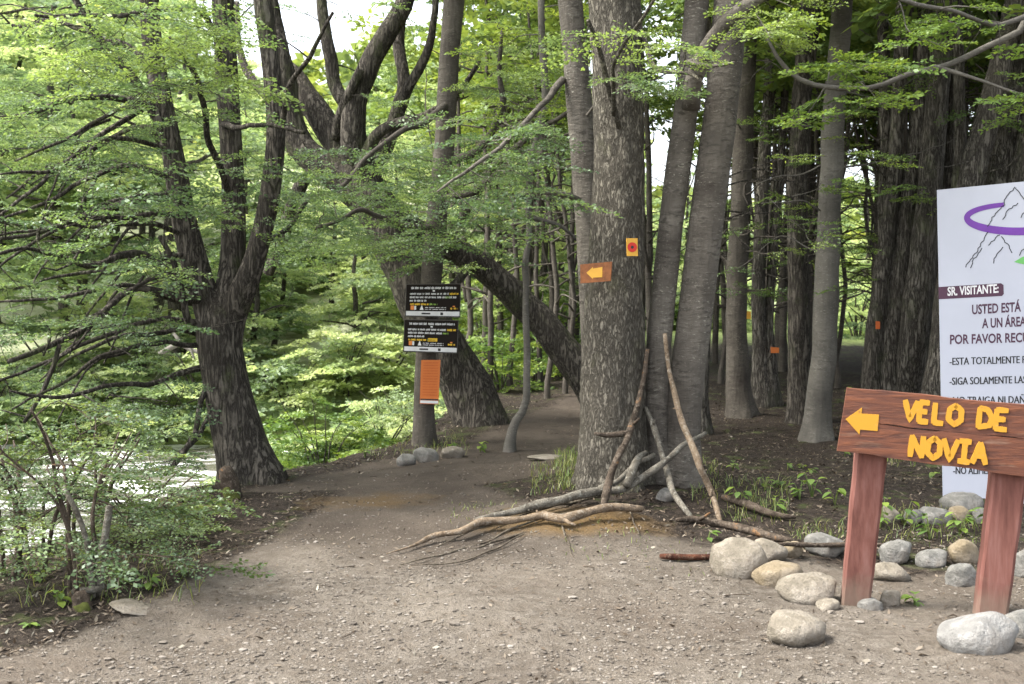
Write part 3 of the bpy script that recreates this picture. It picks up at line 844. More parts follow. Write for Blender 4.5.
T.stem(S(dS, (436, 225, 7), (400, 222, 6, -.5), (360, 215, 5, -1.0), (320, 225, 3, -1.5)), 7, 'branch', wobble=0.05)
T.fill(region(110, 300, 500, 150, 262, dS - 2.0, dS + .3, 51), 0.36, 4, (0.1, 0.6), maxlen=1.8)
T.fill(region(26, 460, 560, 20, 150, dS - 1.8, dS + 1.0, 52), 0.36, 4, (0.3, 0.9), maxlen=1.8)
T.fill(top_targets(20, gS, 2.0, 4.8, 8.6, 9), 0.6, 4, maxlen=3, twigs=False)
T.build('beech_tree', 'slim upright tree that carries two black panels and an orange panel', 'tree', gS, M['bark_shade'], M['leaf_near'])

# gnarled tree with the fist-like fork
gM = G(482, 440); dM = gM[1] + 1.3
gM = np.array([*P(482, 440, dM)[:2], 0]); gM[2] = float(H(gM[0], gM[1]))
T = Tree(seed=220)
T.stem(rooted(gM, S(dM, (486, 438, 54), (468, 395, 50), (442, 345, 48), (416, 290, 45), (394, 245, 44), (374, 208, 44), (358, 182, 46), (350, 165, 36))), 26, flare=(0.15, 4, 0.15), rough=0.1, wobble=0.02)
ARMS = [
 [(356, 190, 36), (328, 166, 33), (304, 147, 30), (291, 116, 28), (286, 80, 24), (276, 40, 20), (270, 0, 16)],
 [(358, 185, 38), (340, 142, 34, .2), (318, 112, 30, .3), (300, 84, 24, .4), (282, 66, 19, .5), (268, 50, 16, .6)],
 [(360, 178, 34), (352, 140, 30, -.2), (355, 105, 27, -.2), (368, 68, 24, -.2), (390, 34, 22, -.2), (405, 0, 20, -.2), (412, -50, 18, -.2)],
 [(366, 180, 24), (383, 150, 19, .1), (394, 118, 17, .1), (402, 80, 15, .1), (397, 40, 13, .2), (407, 0, 11, .2), (410, -40, 9, .2)],
 [(388, 140, 12, .1), (412, 85, 11, -.1), (428, 50, 10, -.2), (436, 10, 8, -.3), (440, -40, 7, -.3)],
 [(362, 172, 15, -.2), (378, 138, 13, -.3), (402, 124, 11, -.4), (425, 116, 9, -.6), (455, 95, 7, -.9), (480, 60, 5, -1.1)],
 [(346, 106, 15, .2), (332, 82, 16, .3), (328, 50, 15, .3), (322, 10, 12, .4), (318, -40, 10, .4)],
 [(334, 138, 14), (348, 96, 12, -.3), (362, 70, 10, -.4)],
 [(306, 178, 17, .2), (292, 212, 16, .3), (280, 245, 14, .4), (268, 275, 12, .5)],
 [(310, 110, 14, .4), (282, 105, 12, .8), (258, 88, 10, 1.2), (240, 50, 8, 1.5), (236, 0, 6, 1.7)],
]
for aq in ARMS:
    rr = S(dM, *thin(.9, aq))
    if aq[-1][1] <= 0 and aq[0][2] > 20: rr = grow_up(rr, 7.5)
    T.stem(rr, 14, 'limb', rough=0.1, wobble=0.03)
T.bare(region(40, 270, 450, 0, 200, dM - 1.0, dM + 1, 66))
T.fill(region(20, 270, 440, 0, 150, dM - 1.0, dM + 1.2, 61), 0.30, 3, (0.3, 0.8), maxlen=1.4)
T.fill(region(50, 260, 400, 170, 265, dM - 1.6, dM + .8, 62), 0.36, 4, (0.2, 0.8), maxlen=1.8)
T.fill(top_targets(20, (gM[0] - 1.2, gM[1]), 2.4, 5.0, 8, 10), 0.6, 4, maxlen=3, twigs=False)
T.build('gnarled_tree', 'gnarled dark tree leaning left into a knuckled fork of twisted arms', 'tree', gM, M['bark_dark'], M['leaf_near'])

# leaning trunk between the path and the gnarled tree
d = dM - 0.1
T = Tree(seed=240)
rows = S(d + .8, (612, 425, 40), (590, 382, 36), (562, 345, 33), (532, 312, 30), (502, 284, 27, -.1), (474, 262, 26, -.2), (448, 246, 25, -.3), (420, 232, 24, -.4), (396, 215, 22, -.55), (378, 196, 18, -.7))
gN = np.array([rows[0][0], rows[0][1], float(H(rows[0][0], rows[0][1]))])
T.stem(rooted(gN, rows), 20, flare=(0.2, 4, 0.3), rough=0.09, wobble=0.02)
T.stem(S(d + .5, (470, 262, 10), (450, 290, 8, -.2), (430, 300, 5, -.3)), 7, 'branch', wobble=0.03)
T.stem(S(d + .3, (445, 240, 10), (470, 205, 8, -.2), (492, 170, 6, -.4)), 7, 'branch', wobble=0.03)
T.fill(region(26, 400, 520, 170, 270, d - 1, d + .5, 63), 0.34, 4, (0.15, 0.6), maxlen=1.5)
T.build('leaning_tree', 'dark bare trunk slanting up to the left behind the scaly barked tree', 'tree', gN, M['bark_dark'], M['leaf_near'])

# curved sapling at the path edge
gQ = G(508, 452); d = gQ[1]
T = Tree(seed=250)
T.stem(rooted(gQ, grow_up(S(d, (508, 454, 11), (511, 428, 9), (524, 398, 7.5), (524, 340, 7), (529, 250, 6.5), (532, 170, 6), (541, 100, 8), (544, 0, 7), (545, -40, 7)), 6)), 10, flare=(0.4, 4, 0.1), wobble=0.03)
T.stem(S(d, (530, 215, 5), (560, 225, 4, .2), (575, 240, 3, .3)), 6, 'branch', wobble=0.03)
T.fill(region(24, 490, 580, 0, 130, d - 1, d + 1, 64), 0.34, 3, (0.3, 0.9), maxlen=1.6)
T.build('beech_sapling', 'thin sapling with a kinked foot at the path edge right of the panels', 'tree', gQ, M['bark_grey'], M['leaf_fresh'])

# trunks of the wood at the right, each with its own look
def wood_tree(name, label, base_px, d, stems, bark, seed, ztop=8.5, low=(), flare=(0.3, 5, 0.13), crown_n=15, bend=(0, 0), sides=18, group=None, rad=1.9, leaf='leaf_forest', dry=16):
    T = Tree(SPRAYS_BIG, seed=seed)
    g = P(base_px[0], base_px[1], d); g[2] = float(H(g[0], g[1]))
    for s in stems:
        rows = S(d, *s)
        T.stem(rooted(g, grow_up(rows, ztop, bend)), sides, flare=flare, rough=0.09, wobble=0.015)
    r = random.Random(seed)
    sk = np.concatenate(T.skel)
    cand = sk[(sk[:, 2] > 1.7) & (sk[:, 2] < 5)]
    for _ in range(dry):
        p = cand[r.randrange(len(cand))]; a = r.uniform(0, 6.28); L = r.uniform(.5, 1.5)
        q = [(p[0], p[1], p[2], .012), (p[0] + math.cos(a) * L * .5, p[1] + math.sin(a) * L * .5, p[2] + r.uniform(-.1, .25), .008), (p[0] + math.cos(a) * L, p[1] + math.sin(a) * L, p[2] + r.uniform(-.3, .4), .003)]
        T.stem(q, 5, 'crown', wobble=0.06)
    T.fol.T = SPRAYS
    for a in low:
        T.fill(region(*a), 0.36, 4, (0.0, 0.6), maxlen=1.8, twigs=False)
    T.fol.T = SPRAYS_BIG
    T.fill(top_targets(crown_n, (g[0] + bend[0] * .5, g[1] + bend[1] * .5), rad, 4.2, ztop + .4, seed), 0.75, 4, (0.1, 0.8), maxlen=3, twigs=False)
    return T.build(name, label, 'tree', g, M[bark], M[leaf], group)

W = 'trees of the wood beyond the notice board'
wood_tree('beech_tree', 'dark crooked thin trunk just right of the twin grey stems', (704, 417), 12.6, [[(702, 418, 18), (703, 375, 12), (708, 300, 10), (714, 230, 9), (712, 120, 9), (705, 0, 8), (702, -40, 8)]], 'bark_forest', 301, 7, group=W, sides=10, crown_n=16)
wood_tree('beech_tree', 'stout grey trunk with a mossy flared foot between the twin stems and the yellow tag', (742, 408), 14.0, [[(740, 408, 27), (738, 375, 23), (737, 300, 21), (739, 220, 20), (743, 130, 20), (749, 0, 18), (753, -40, 20)]], 'bark_shade', 302, 9, ((14, 715, 790, 90, 300, 12.5, 15, 71),), group=W)
wood_tree('beech_tree', 'trunk bearing the small yellow tag', (762, 392), 15.2, [[(764, 393, 26), (761, 360, 17), (759, 290, 14), (762, 200, 13), (769, 90, 12), (772, 0, 14), (775, -40, 13)], [(770, 393, 22), (768, 330, 10), (774, 240, 9), (783, 120, 8), (788, 0, 8), (790, -40, 7)]], 'bark_forest', 303, 9, group=W)
wood_tree('beech_tree', 'rough dark trunk standing close behind the smooth pale trunk left of the wooden sign', (800, 424), 13.4, [[(802, 424, 28), (800, 370, 24), (798, 300, 22), (797, 200, 20), (802, 100, 19), (812, 0, 22), (816, -40, 20)]], 'bark_dark', 304, 9, ((16, 770, 860, 100, 300, 11.6, 14.5, 72),), group=W)
gH = G(820, 441)
wood_tree('beech_tree', 'smooth pale grey trunk just left of the wooden arrow sign', (819, 441), gH[1] + .1, [[(818, 442, 31), (820, 405, 26), (824, 340, 25), (829, 250, 23), (833, 150, 23), (838, 60, 21), (842, 0, 20), (845, -40, 19)]], 'bark_grey', 305, 9, ((12, 790, 880, 140, 260, 10.8, 12.8, 73),), group=W)
wood_tree('beech_tree', 'clump of fluted dark stems leaning together behind the left edge of the notice board', (893, 412), 12.6,
  [[(872, 414, 26), (874, 360, 21), (881, 280, 17), (892, 190, 15), (899, 100, 14), (906, 0, 18), (909, -40, 17)],
   [(888, 414, 34), (892, 350, 26), (900, 270, 22), (912, 180, 19), (921, 90, 21), (928, 0, 19), (931, -40, 18)],
   [(908, 414, 34), (913, 350, 29, -.2), (922, 270, 28, -.2), (930, 180, 24, -.2), (938, 90, 22, -.2), (946, 0, 20, -.2), (950, -40, 18, -.2)],
   [(930, 414, 36), (936, 350, 30), (944, 270, 26), (950, 180, 22), (953, 90, 18), (957, 0, 15), (960, -40, 14)],
   [(878, 414, 30), (880, 350, 22, .3), (884, 270, 16, .3), (887, 180, 14, .3), (885, 90, 12, .3), (880, 0, 11, .3), (878, -40, 10, .3)]], 'bark_forest', 306, 9, ((16, 840, 960, 60, 300, 11, 13.5, 74),), group=W, crown_n=50, rad=2.4, bend=(.5, 0))
wood_tree('beech_tree', 'broad dark trunk slanting up to the right behind the top of the notice board', (930, 440), 11.6,
  [[(934, 440, 36), (944, 350, 30), (957, 250, 26), (972, 180, 25), (986, 120, 24), (1002, 60, 22), (1016, 0, 20), (1024, -40, 19)],
   [(950, 440, 34), (966, 350, 30, .2), (986, 250, 27, .2), (1002, 170, 25, .2), (1016, 90, 24, .2), (1030, 0, 22, .2), (1036, -40, 20, .2)],
   [(970, 440, 40), (990, 350, 36), (1010, 250, 32), (1026, 170, 30), (1044, 90, 28), (1062, 0, 26), (1070, -40, 24)],
   [(944, 440, 20), (948, 350, 16, .5), (956, 250, 13, .5), (960, 150, 12, .5), (958, 60, 11, .5), (950, 0, 10, .5), (946, -40, 10, .5)]], 'bark_forest', 307, 9, ((10, 930, 1030, 60, 130, 10, 12, 75),), group=W, crown_n=40, rad=2.2, bend=(.8, 0), sides=22)

# overhanging bough at the upper right belongs to a tree standing outside the frame
gR = np.array([5.2, 7.9, float(H(5.2, 7.9))])
T = Tree(seed=330)
T.stem([(5.2, 7.9, gR[2] - .25, .24), (5.18, 7.9, .6, .2), (5.1, 7.85, 2, .18), (5.0, 7.9, 3.6, .15), (5.1, 8, 6, .10), (5.2, 8, 8.5, .03)], 20, flare=(.4, 5, .2))
T.stem([(5.06, 7.87, 2.6, .05)] + S(7.6, *thin(.68, [(1060, 12, 11), (1024, 30, 10), (991, 46, 9), (953, 65, 9), (903, 72, 8), (865, 86, 8), (816, 82, 8), (790, 68, 7), (770, 42, 5), (758, 20, 3)])), 8, 'branch', wobble=0.03)
T.stem(S(7.6, (935, 68, 5), (965, 76, 4, -.1), (1000, 86, 3, -.2), (1030, 96, 3, -.3)), 6, 'branch', wobble=0.02)
T.stem(S(7.6, (1060, 2, 8), (1000, 22, 5, -.2), (950, 12, 4.5, -.4), (915, 6, 5, -.5), (880, -10, 4, -.5)), 7, 'branch', wobble=0.03)
T.fol.T = SPRAYS_MID
T.fill(region(20, 800, 890, 50, 125, 7.0, 7.8, 81), 0.25, 3, (0.05, 0.55), maxlen=.8)
T.fill(region(12, 890, 1000, 5, 60, 6.8, 7.7, 82), 0.25, 3, (0.05, 0.5), maxlen=.7)
T.fill(region(7, 765, 800, 10, 50, 7.2, 7.8, 83), 0.24, 2, (0.5, 0.9), maxlen=.7)
T.fill(region(6, 985, 1030, 90, 125, 7.0, 7.6, 84), 0.24, 2, (0.1, 0.5), maxlen=.7)
T.fill(top_targets(60, gR, 2.0, 4.6, 8.6, 12), 0.6, 4, maxlen=3, twigs=False)
T.build('beech_tree', 'tree whose long thin bough hangs with fresh leaves above the notice board', 'tree', gR, M['bark_grey'], M['leaf_fresh'])

# ------------------------------------------------------------------ repeated trees of the wood and the far bank
def proto_slim(seed, h, r0, rad, n, zc, leaf='leaf_forest', bark='bark_shade', curve=.5, off=0):
    T = Tree(SPRAYS_BIG, seed=seed); r = random.Random(seed)
    q = [(0, 0, -.3, r0 * 1.2), (0, 0, .1, r0)]
    x = y = 0
    for kk in range(1, 6):
        x += r.uniform(-curve, curve) * .35; y += r.uniform(-curve, curve) * .35
        q.append((x, y, h * kk / 5, r0 * (1 - .85 * kk / 5)))
    T.stem(q, 10, flare=(.35, 4, .2), wobble=.03, step=.2)
    if r.random() < .5:
        T.stem([(q[2][0], q[2][1], q[2][2], r0 * .5), (q[2][0] + .4, .2, q[2][2] + 1.2, r0 * .4), (q[3][0] + .9, .3, q[3][2] + 1.6, r0 * .2), (q[4][0] + 1, .3, q[4][2] + 1, r0 * .08)], 8, 'limb', wobble=.04, step=.2)
    for _ in range(18):
        z = r.uniform(1.0, h * .6); a = r.uniform(0, 6.28); L = r.uniform(.4, 1.3)
        cx = np.interp(z, [p[2] for p in q], [p[0] for p in q]); cy = np.interp(z, [p[2] for p in q], [p[1] for p in q])
        T.stem([(cx, cy, z, .018), (cx + math.cos(a) * L * .5, cy + math.sin(a) * L * .5, z + .1, .012), (cx + math.cos(a) * L, cy + math.sin(a) * L, z + r.uniform(-.2, .4), .004)], 4, 'crown', wobble=.05, step=.15)
    tg = top_targets(n, (x * .5, y * .5), rad, zc, h + .3, seed)
    T.fill(tg, .75, 4, (0.05, 0.95), maxlen=3.2, twigs=False, tw_sides=4, gap=.3)
    return T, M[bark], M[leaf]

PROT = {}
def make_proto(key, name, cat, label, group, T, bark, leaf):
    t = T.build(name, label, cat, (0, 0, 0), bark, leaf, group)
    PROT[key] = [t, False]
def place(key, x, y, rz, sc, label, group):
    t, used = PROT[key]
    loc = (x, y, float(H(x, y)) - .03)
    if not used:
        PROT[key][1] = True
        t.location = loc; t.rotation_euler = (0, 0, rz); t.scale = (sc, sc, sc); t['label'] = label; t['group'] = group
        return t
    return copy_thing(t, loc, rz, sc, label, group)

for kk, (h, r0, rad, n, zc) in enumerate([(10, .085, 1.5, 20, 4.9), (9, .06, 1.3, 17, 4.4), (11, .115, 1.8, 23, 5.4), (8, .045, 1.2, 15, 3.8)]):
    make_proto('slim%d' % kk, 'beech_tree', 'tree', 'slim tree', 'x', *proto_slim(400 + kk, h, r0, rad, n, zc))

def leafy(seed, h, rad, n, z0, big=SPRAYS_BIG, size=.85):
    T = Tree(big, seed=seed); r = random.Random(seed)
    q = [(0, 0, -.3, .16), (0.05, 0, .5, .14), (r.uniform(-.4, .4), r.uniform(-.4, .4), h * .5, .09), (r.uniform(-.5, .5), r.uniform(-.5, .5), h, .02)]
    T.stem(q, 8, flare=(.3, 4, .2), wobble=.05, step=.25)
    for _ in range(9):
        z = r.uniform(.15, .75) * h; a = r.uniform(0, 6.28); L = rad * r.uniform(.6, 1)
        T.stem([(0, 0, z, .05), (math.cos(a) * L * .5, math.sin(a) * L * .5, z + .35, .035), (math.cos(a) * L, math.sin(a) * L, z + .4, .01)], 5, 'crown', wobble=.08, step=.2)
    rg = np.random.default_rng(seed); tg = []
    while len(tg) < n:
        p = rg.uniform(-1, 1, 3)
        if .25 < np.linalg.norm(p) < 1:
            wz = (p[2] + 1) / 2
            prof = math.sin(math.pi * min(1, wz * .8 + .18)) ** .6
            tg.append((p[0] * rad * prof, p[1] * rad * prof, z0 + (h - z0) * wz))
    T.fill(np.array(tg), size, 4, (0.0, 1.0), maxlen=3.5, twigs=False, tw_sides=4, gap=.35)
    return T, M['bark_forest'], M['leaf_far']
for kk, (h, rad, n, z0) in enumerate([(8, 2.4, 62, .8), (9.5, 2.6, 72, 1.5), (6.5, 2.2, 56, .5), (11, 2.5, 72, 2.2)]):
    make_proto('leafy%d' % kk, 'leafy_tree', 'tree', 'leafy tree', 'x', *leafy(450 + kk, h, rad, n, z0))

def bush(seed, h, rad, n, templates=SPRAYS_BIG, size=.5, leaf='leaf_fresh', stems=7, bark='bark_forest'):
    T = Tree(templates, seed=seed); r = random.Random(seed)
    for s in range(stems):
        a = r.uniform(0, 6.28); L = rad * r.uniform(.2, .8)
        T.stem([(math.cos(a) * .05, math.sin(a) * .05, -.1, .02), (math.cos(a) * L * .4, math.sin(a) * L * .4, h * .45, .014), (math.cos(a) * L, math.sin(a) * L, h * r.uniform(.7, 1), .005)], 5, 'crown', wobble=.05, step=.12)
    rg = np.random.default_rng(seed); tg = []
    while len(tg) < n:
        p = rg.uniform(-1, 1, 3); p[2] = abs(p[2])
        if .3 < np.linalg.norm(p) < 1: tg.append((p[0] * rad, p[1] * rad, p[2] * h))
    T.fill(np.array(tg), size, 3, (0.0, 1.0), maxlen=1.6, twigs=False, tw_sides=4)
    return T, M[bark], M[leaf]
for kk, (h, rad, n) in enumerate([(1.7, 1.2, 60), (1.2, 1.1, 50), (2.4, 1.4, 75)]):
    make_proto('bush%d' % kk, 'leafy_bush', 'bush', 'bush', 'x', *bush(480 + kk, h, rad, n))

for kk, (h, rad, n) in enumerate([(1.6, 1.3, 46), (1.2, 1.2, 40)]):
    make_proto('scrub%d' % kk, 'scrub_bush', 'bush', 'bush', 'x', *bush(490 + kk, h, rad, n, size=.6, leaf='leaf_far'))

def xat(px, y): return (px - CX) / F * y

# thin trees seen between the panels and the scaly trunk, between the stems, and deep in the wood
GA = 'slender trees between the panels and the scaly trunk'
for kk, (px, y, key, sc) in enumerate([(468, 19, 1, 1), (490, 17, 3, 1.1), (500, 22, 1, 1.1), (540, 18, 3, 1.0), (552, 21, 1, 1.0), (566, 16.5, 3, .9), (485, 21, 1, 1), (510, 18, 3, 1.1), (528, 20, 1, 1), (548, 16, 3, 1), (571, 20, 1, 1), (496, 26, 2, 1), (575, 24, 0, 1), (516, 27, 0, 1), (480, 30, 2, 1), (560, 32, 0, 1.1), (534, 24, 1, 1), (455, 25, 0, 1)]):
    place('slim%d' % key, xat(px, y), y, rnd.uniform(0, 6.28), sc, 'slender dark tree among those between the black panels and the scaly trunk', GA)
GB = 'trees seen through the gap beside the twin stems'
for kk, (px, y, key) in enumerate([(650, 17, 1), (640, 24, 0), (662, 30, 1), (716, 22, 1), (726, 27, 0), (722, 18, 3)]):
    place('slim%d' % key, xat(px, y), y, rnd.uniform(0, 6.28), 1, 'slim trunk glimpsed in the narrow gaps beside the twin grey stems', GB)
GC = 'thin trees deep in the shaded wood'
cnt = 0
r2 = random.Random(99)
while cnt < 84:
    y = r2.uniform(14.5, 27); px = r2.uniform(735, 1110)
    if 842 < px < 868 and y < 30: continue
    place('slim%d' % r2.choice([0, 1, 1, 2, 3, 3]), xat(px, y), y, r2.uniform(0, 6.28), r2.uniform(.9, 1.15), 'thin shaded trunk deep in the wood behind the wooden arrow sign and notice board', GC)
    cnt += 1
# leafy trees over the river
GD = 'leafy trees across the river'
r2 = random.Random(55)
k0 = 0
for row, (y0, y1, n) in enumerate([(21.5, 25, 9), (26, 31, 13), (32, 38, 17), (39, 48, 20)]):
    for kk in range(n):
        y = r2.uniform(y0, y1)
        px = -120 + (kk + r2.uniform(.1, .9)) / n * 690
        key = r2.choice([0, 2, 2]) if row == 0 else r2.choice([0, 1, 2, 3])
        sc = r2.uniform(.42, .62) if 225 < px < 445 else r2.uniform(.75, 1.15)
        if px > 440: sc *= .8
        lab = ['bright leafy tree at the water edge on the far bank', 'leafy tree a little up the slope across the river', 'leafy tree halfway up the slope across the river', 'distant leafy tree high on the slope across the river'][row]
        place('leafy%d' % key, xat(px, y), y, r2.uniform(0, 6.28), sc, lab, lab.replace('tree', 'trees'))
# bright scrub in the open behind the wood
for kk in range(20):
    y = r2.uniform(40, 56); px = r2.uniform(480, 1100)
    place('leafy%d' % r2.choice([0, 2, 2]), xat(px, y), y, r2.uniform(0, 6.28), r2.uniform(.5, .9), 'sunlit leafy tree in the clearing far behind the dark trunks', 'sunlit trees behind the wood')
# bushes along the bank
for kk, (px, y, key, sc) in enumerate([(322, 12.2, 'bush0', .55), (285, 12.9, 'bush1', .6), (352, 13, 'bush1', .45), (384, 13.4, 'scrub1', .55), (300, 14.5, 'scrub1', .6), (268, 13.5, 'scrub0', .5), (400, 15, 'scrub1', .6)]):
    place(key, xat(px, y), y, rnd.uniform(0, 6.28), sc, 'bright green bush below the path edge between the riverbank tree and the panels', 'bright bushes below the path edge')
for kk, (px, y, key, sc) in enumerate([(-20, 20.3, 0, 1), (30, 20.6, 1, 1.1), (75, 20.2, 0, .9), (120, 20.7, 1, 1), (165, 20.4, 1, .9), (205, 20.8, 0, 1), (50, 22.5, 1, 1.2), (140, 22.6, 0, 1.2), (240, 22.5, 1, 1), (290, 21, 1, 1), (345, 21.4, 0, .9), (390, 22, 1, 1)]):
    place('scrub%d' % key, xat(px, y), y, rnd.uniform(0, 6.28), sc, 'low rounded bush at the water line of the far bank', 'bushes on the far bank')
for kk, (px, y, key, sc) in enumerate([(470, 18.5, 1, .7), (500, 17.5, 0, .6), (535, 19.5, 1, .8), (550, 22, 0, .9), (485, 23, 2, .8), (520, 25, 2, .9)]):
    place('bush%d' % key, xat(px, y), y, rnd.uniform(0, 6.28), sc, 'yellow green bush behind the leaning dark trunk', 'bushes behind the leaning trunk')

for kk in range(46):
    y = r2.uniform(30, 48); px = r2.uniform(600, 1080) if kk < 34 else r2.uniform(470, 600)
    place('scrub%d' % r2.choice([0, 1]), xat(px, y), y, r2.uniform(0, 6.28), r2.uniform(.8, 1.5), 'pale green scrub bush in the light beyond the dark trunks', 'scrub beyond the dark trunks')
for kk in range(18):
    y = r2.uniform(24.5, 36); px = r2.uniform(225, 430)
    place('scrub%d' % r2.choice([0, 1]), xat(px, y), y, r2.uniform(0, 6.28), r2.uniform(.8, 1.4), 'pale green scrub bush on the slope across the river, seen under the gnarled tree', 'scrub on the slope across the river')
# far wood on the hillside: one mass
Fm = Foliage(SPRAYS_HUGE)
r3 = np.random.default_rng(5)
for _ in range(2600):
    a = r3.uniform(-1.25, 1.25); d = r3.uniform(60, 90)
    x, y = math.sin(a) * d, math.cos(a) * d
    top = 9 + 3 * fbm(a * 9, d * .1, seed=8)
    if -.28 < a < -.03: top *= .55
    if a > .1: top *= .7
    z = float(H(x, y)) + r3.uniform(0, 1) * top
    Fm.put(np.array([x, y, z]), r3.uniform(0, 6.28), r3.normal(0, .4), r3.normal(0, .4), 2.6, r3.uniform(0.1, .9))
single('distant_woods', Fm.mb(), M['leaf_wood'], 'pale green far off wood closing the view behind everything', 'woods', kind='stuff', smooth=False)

# ------------------------------------------------------------------ stones
def rock(px0, px1, py0, py1, mat, label, seed, group=None, amp=.13, depth=1.0, flat=False, name='stone', sink=.2, dd=0.0, low=1.0):
    g = G((px0 + px1) / 2, py1 - 2)
    w = (px1 - px0) * .5 * g[1] / F; h = (py1 - py0) * g[1] / F * low
    h = max(.45 * h, h - .24 * w * depth)
    g = G((px0 + px1) / 2, py1 - 1); cy = g[1] + w * .75 * depth + dd
    c = np.array([xat((px0 + px1) / 2, cy), cy, 0.0]); c[2] = float(H(c[0], c[1]))
    n1, n2 = 30, 18
    th = np.linspace(0, 2 * math.pi, n1, endpoint=False); ph = np.linspace(-math.pi / 2, math.pi / 2, n2)
    TH, PH = np.meshgrid(th, ph)
    e = 0.78
    sgn = lambda a: np.sign(a) * np.abs(a) ** e
    dx, dy, dz = sgn(np.cos(PH)) * np.cos(TH), sgn(np.cos(PH)) * np.sin(TH), sgn(np.sin(PH))
    nz = 1 + amp * fbm(dx * 1.3 + seed * 3.3, dy * 1.1, dz * 1.1, oct=3, seed=seed) + .03 * fbm(dx * 5, dy * 5 + seed, dz * 5, oct=2, seed=seed)
    rs = np.random.default_rng(seed + 900)
    for _ in range(7):                     # blunt facets
        nd = rs.normal(0, 1, 3); nd /= np.linalg.norm(nd); lim = rs.uniform(.72, .92)
        dd_ = (dx * nd[0] + dy * nd[1] + dz * nd[2]) * nz
        nz = np.where(dd_ > lim, nz * (1 - (1 - lim / np.maximum(dd_, 1e-6)) * .85), nz)
    tilt = .12 * math.sin(seed * 2.1)
    hz = h * (.5 + sink * .8)
    v = np.stack([c[0] + dx * nz * w, c[1] + dy * nz * w * .85 * depth, c[2] + h * (.5 - sink * .8) + dz * nz * hz + dx * w * tilt], -1).reshape(-1, 3)
    i, j = np.meshgrid(np.arange(n2 - 1), np.arange(n1), indexing='ij'); j2 = (j + 1) % n1
    b = MB(); b.add(v, [np.stack([i * n1 + j, i * n1 + j2, (i + 1) * n1 + j2, (i + 1) * n1 + j], -1).reshape(-1, 4)])
    return single(name, b, M[mat], label, 'stone', c, group)
R1 = 'stones lined up by the wooden sign'
rock(711, 772, 536, 580, 'stone_tan', 'largest rounded tan stone, at the end of the reddish stick', 1, R1)
rock(752, 788, 541, 566, 'stone_tan', 'tan stone half hidden behind the largest rounded stone', 2, R1)
rock(752, 808, 559, 590, 'stone_yellow', 'yellowish tan stone in front of the largest rounded stone', 3, R1)
rock(777, 840, 575, 607, 'stone_tan', 'dusty tan stone just left of the foot of the left sign post', 4, R1)
rock(766, 831, 614, 650, 'stone_tan', 'lone smooth oval stone lying forward on the gravel', 5, R1)
rock(803, 846, 535, 560, 'stone_grey', 'pale speckled stone behind the left sign post', 6, R1)
rock(780, 804, 543, 561, 'stone_yellow', 'small ochre stone wedged between two larger stones', 7, R1)
rock(870, 911, 561, 583, 'stone_tan', 'flattish stone under the stick right of the left sign post', 8, R1)
rock(881, 915, 541, 566, 'stone_grey', 'smooth grey stone right of the left sign post, with a pointed top', 9, R1)
rock(919, 950, 551, 570, 'stone_grey', 'flat topped dark grey stone between the two sign posts', 10, R1)
rock(949, 982, 541, 566, 'stone_yellow', 'yellow brown stone beside the right sign post', 11, R1)
rock(948, 980, 564, 589, 'stone_grey', 'pale grey stone in front of the yellow brown stone', 12, R1)
rock(940, 1020, 612, 655, 'stone_white', 'big whitish stone below the right sign post', 13, R1, depth=.8)
rock(1003, 1050, 609, 640, 'stone_grey', 'grey stone tucked behind the big whitish stone', 14, R1)
rock(1012, 1050, 549, 580, 'stone_grey', 'grey stone right of the right sign post', 15, R1)
rock(943, 986, 489, 514, 'stone_grey', 'round grey stone against the foot of the notice board', 16, R1, dd=-.1)
rock(878, 902, 506, 524, 'stone_tan', 'dull stone among the plants right of the left sign post', 17, R1)
rock(918, 952, 507, 527, 'stone_grey', 'pale flat stone left of the foot of the notice board', 18, R1)
rock(948, 972, 506, 524, 'stone_yellow', 'small brown stone in front of the notice board', 19, R1)
rock(974, 994, 508, 526, 'stone_grey', 'small grey stone behind the right sign post', 20, R1)
rock(905, 926, 510, 526, 'stone_grey', 'small pale stone near the plants left of the notice board', 21, R1)
rock(818, 843, 601, 613, 'stone_tan', 'small flat stone at the foot of the left sign post', 22, R1, sink=.25)
rock(859, 886, 598, 612, 'stone_grey', 'half buried grey stone right of the left sign post foot', 23, R1, sink=.25)
rock(880, 903, 591, 608, 'stone_tan', 'half buried pale stone behind the grey one by the left post', 24, R1, sink=.25)
rock(656, 676, 489, 503, 'stone_grey', 'grey stone at the foot of the twin grey stems', 25)
R2 = 'stones at the foot of the panel tree'
rock(414, 440, 444, 460, 'stone_grey', 'largest pale stone at the foot of the panel tree', 26, R2, dd=-.25)
rock(396, 416, 449, 463, 'stone_grey', 'leftmost small stone at the foot of the panel tree', 27, R2, dd=-.25)
rock(440, 464, 443, 457, 'stone_tan', 'rough tan stone right of the panel tree', 28, R2, dd=-.2)
rock(108, 158, 603, 617, 'stone_tan', 'flat slab of stone set in the earth beside the cut shrub', 29, sink=.55, depth=1.3, low=.5, amp=.42)
rock(528, 566, 453, 461, 'stone_tan', 'flat stone lying in the path behind the roots', 30, sink=.3)

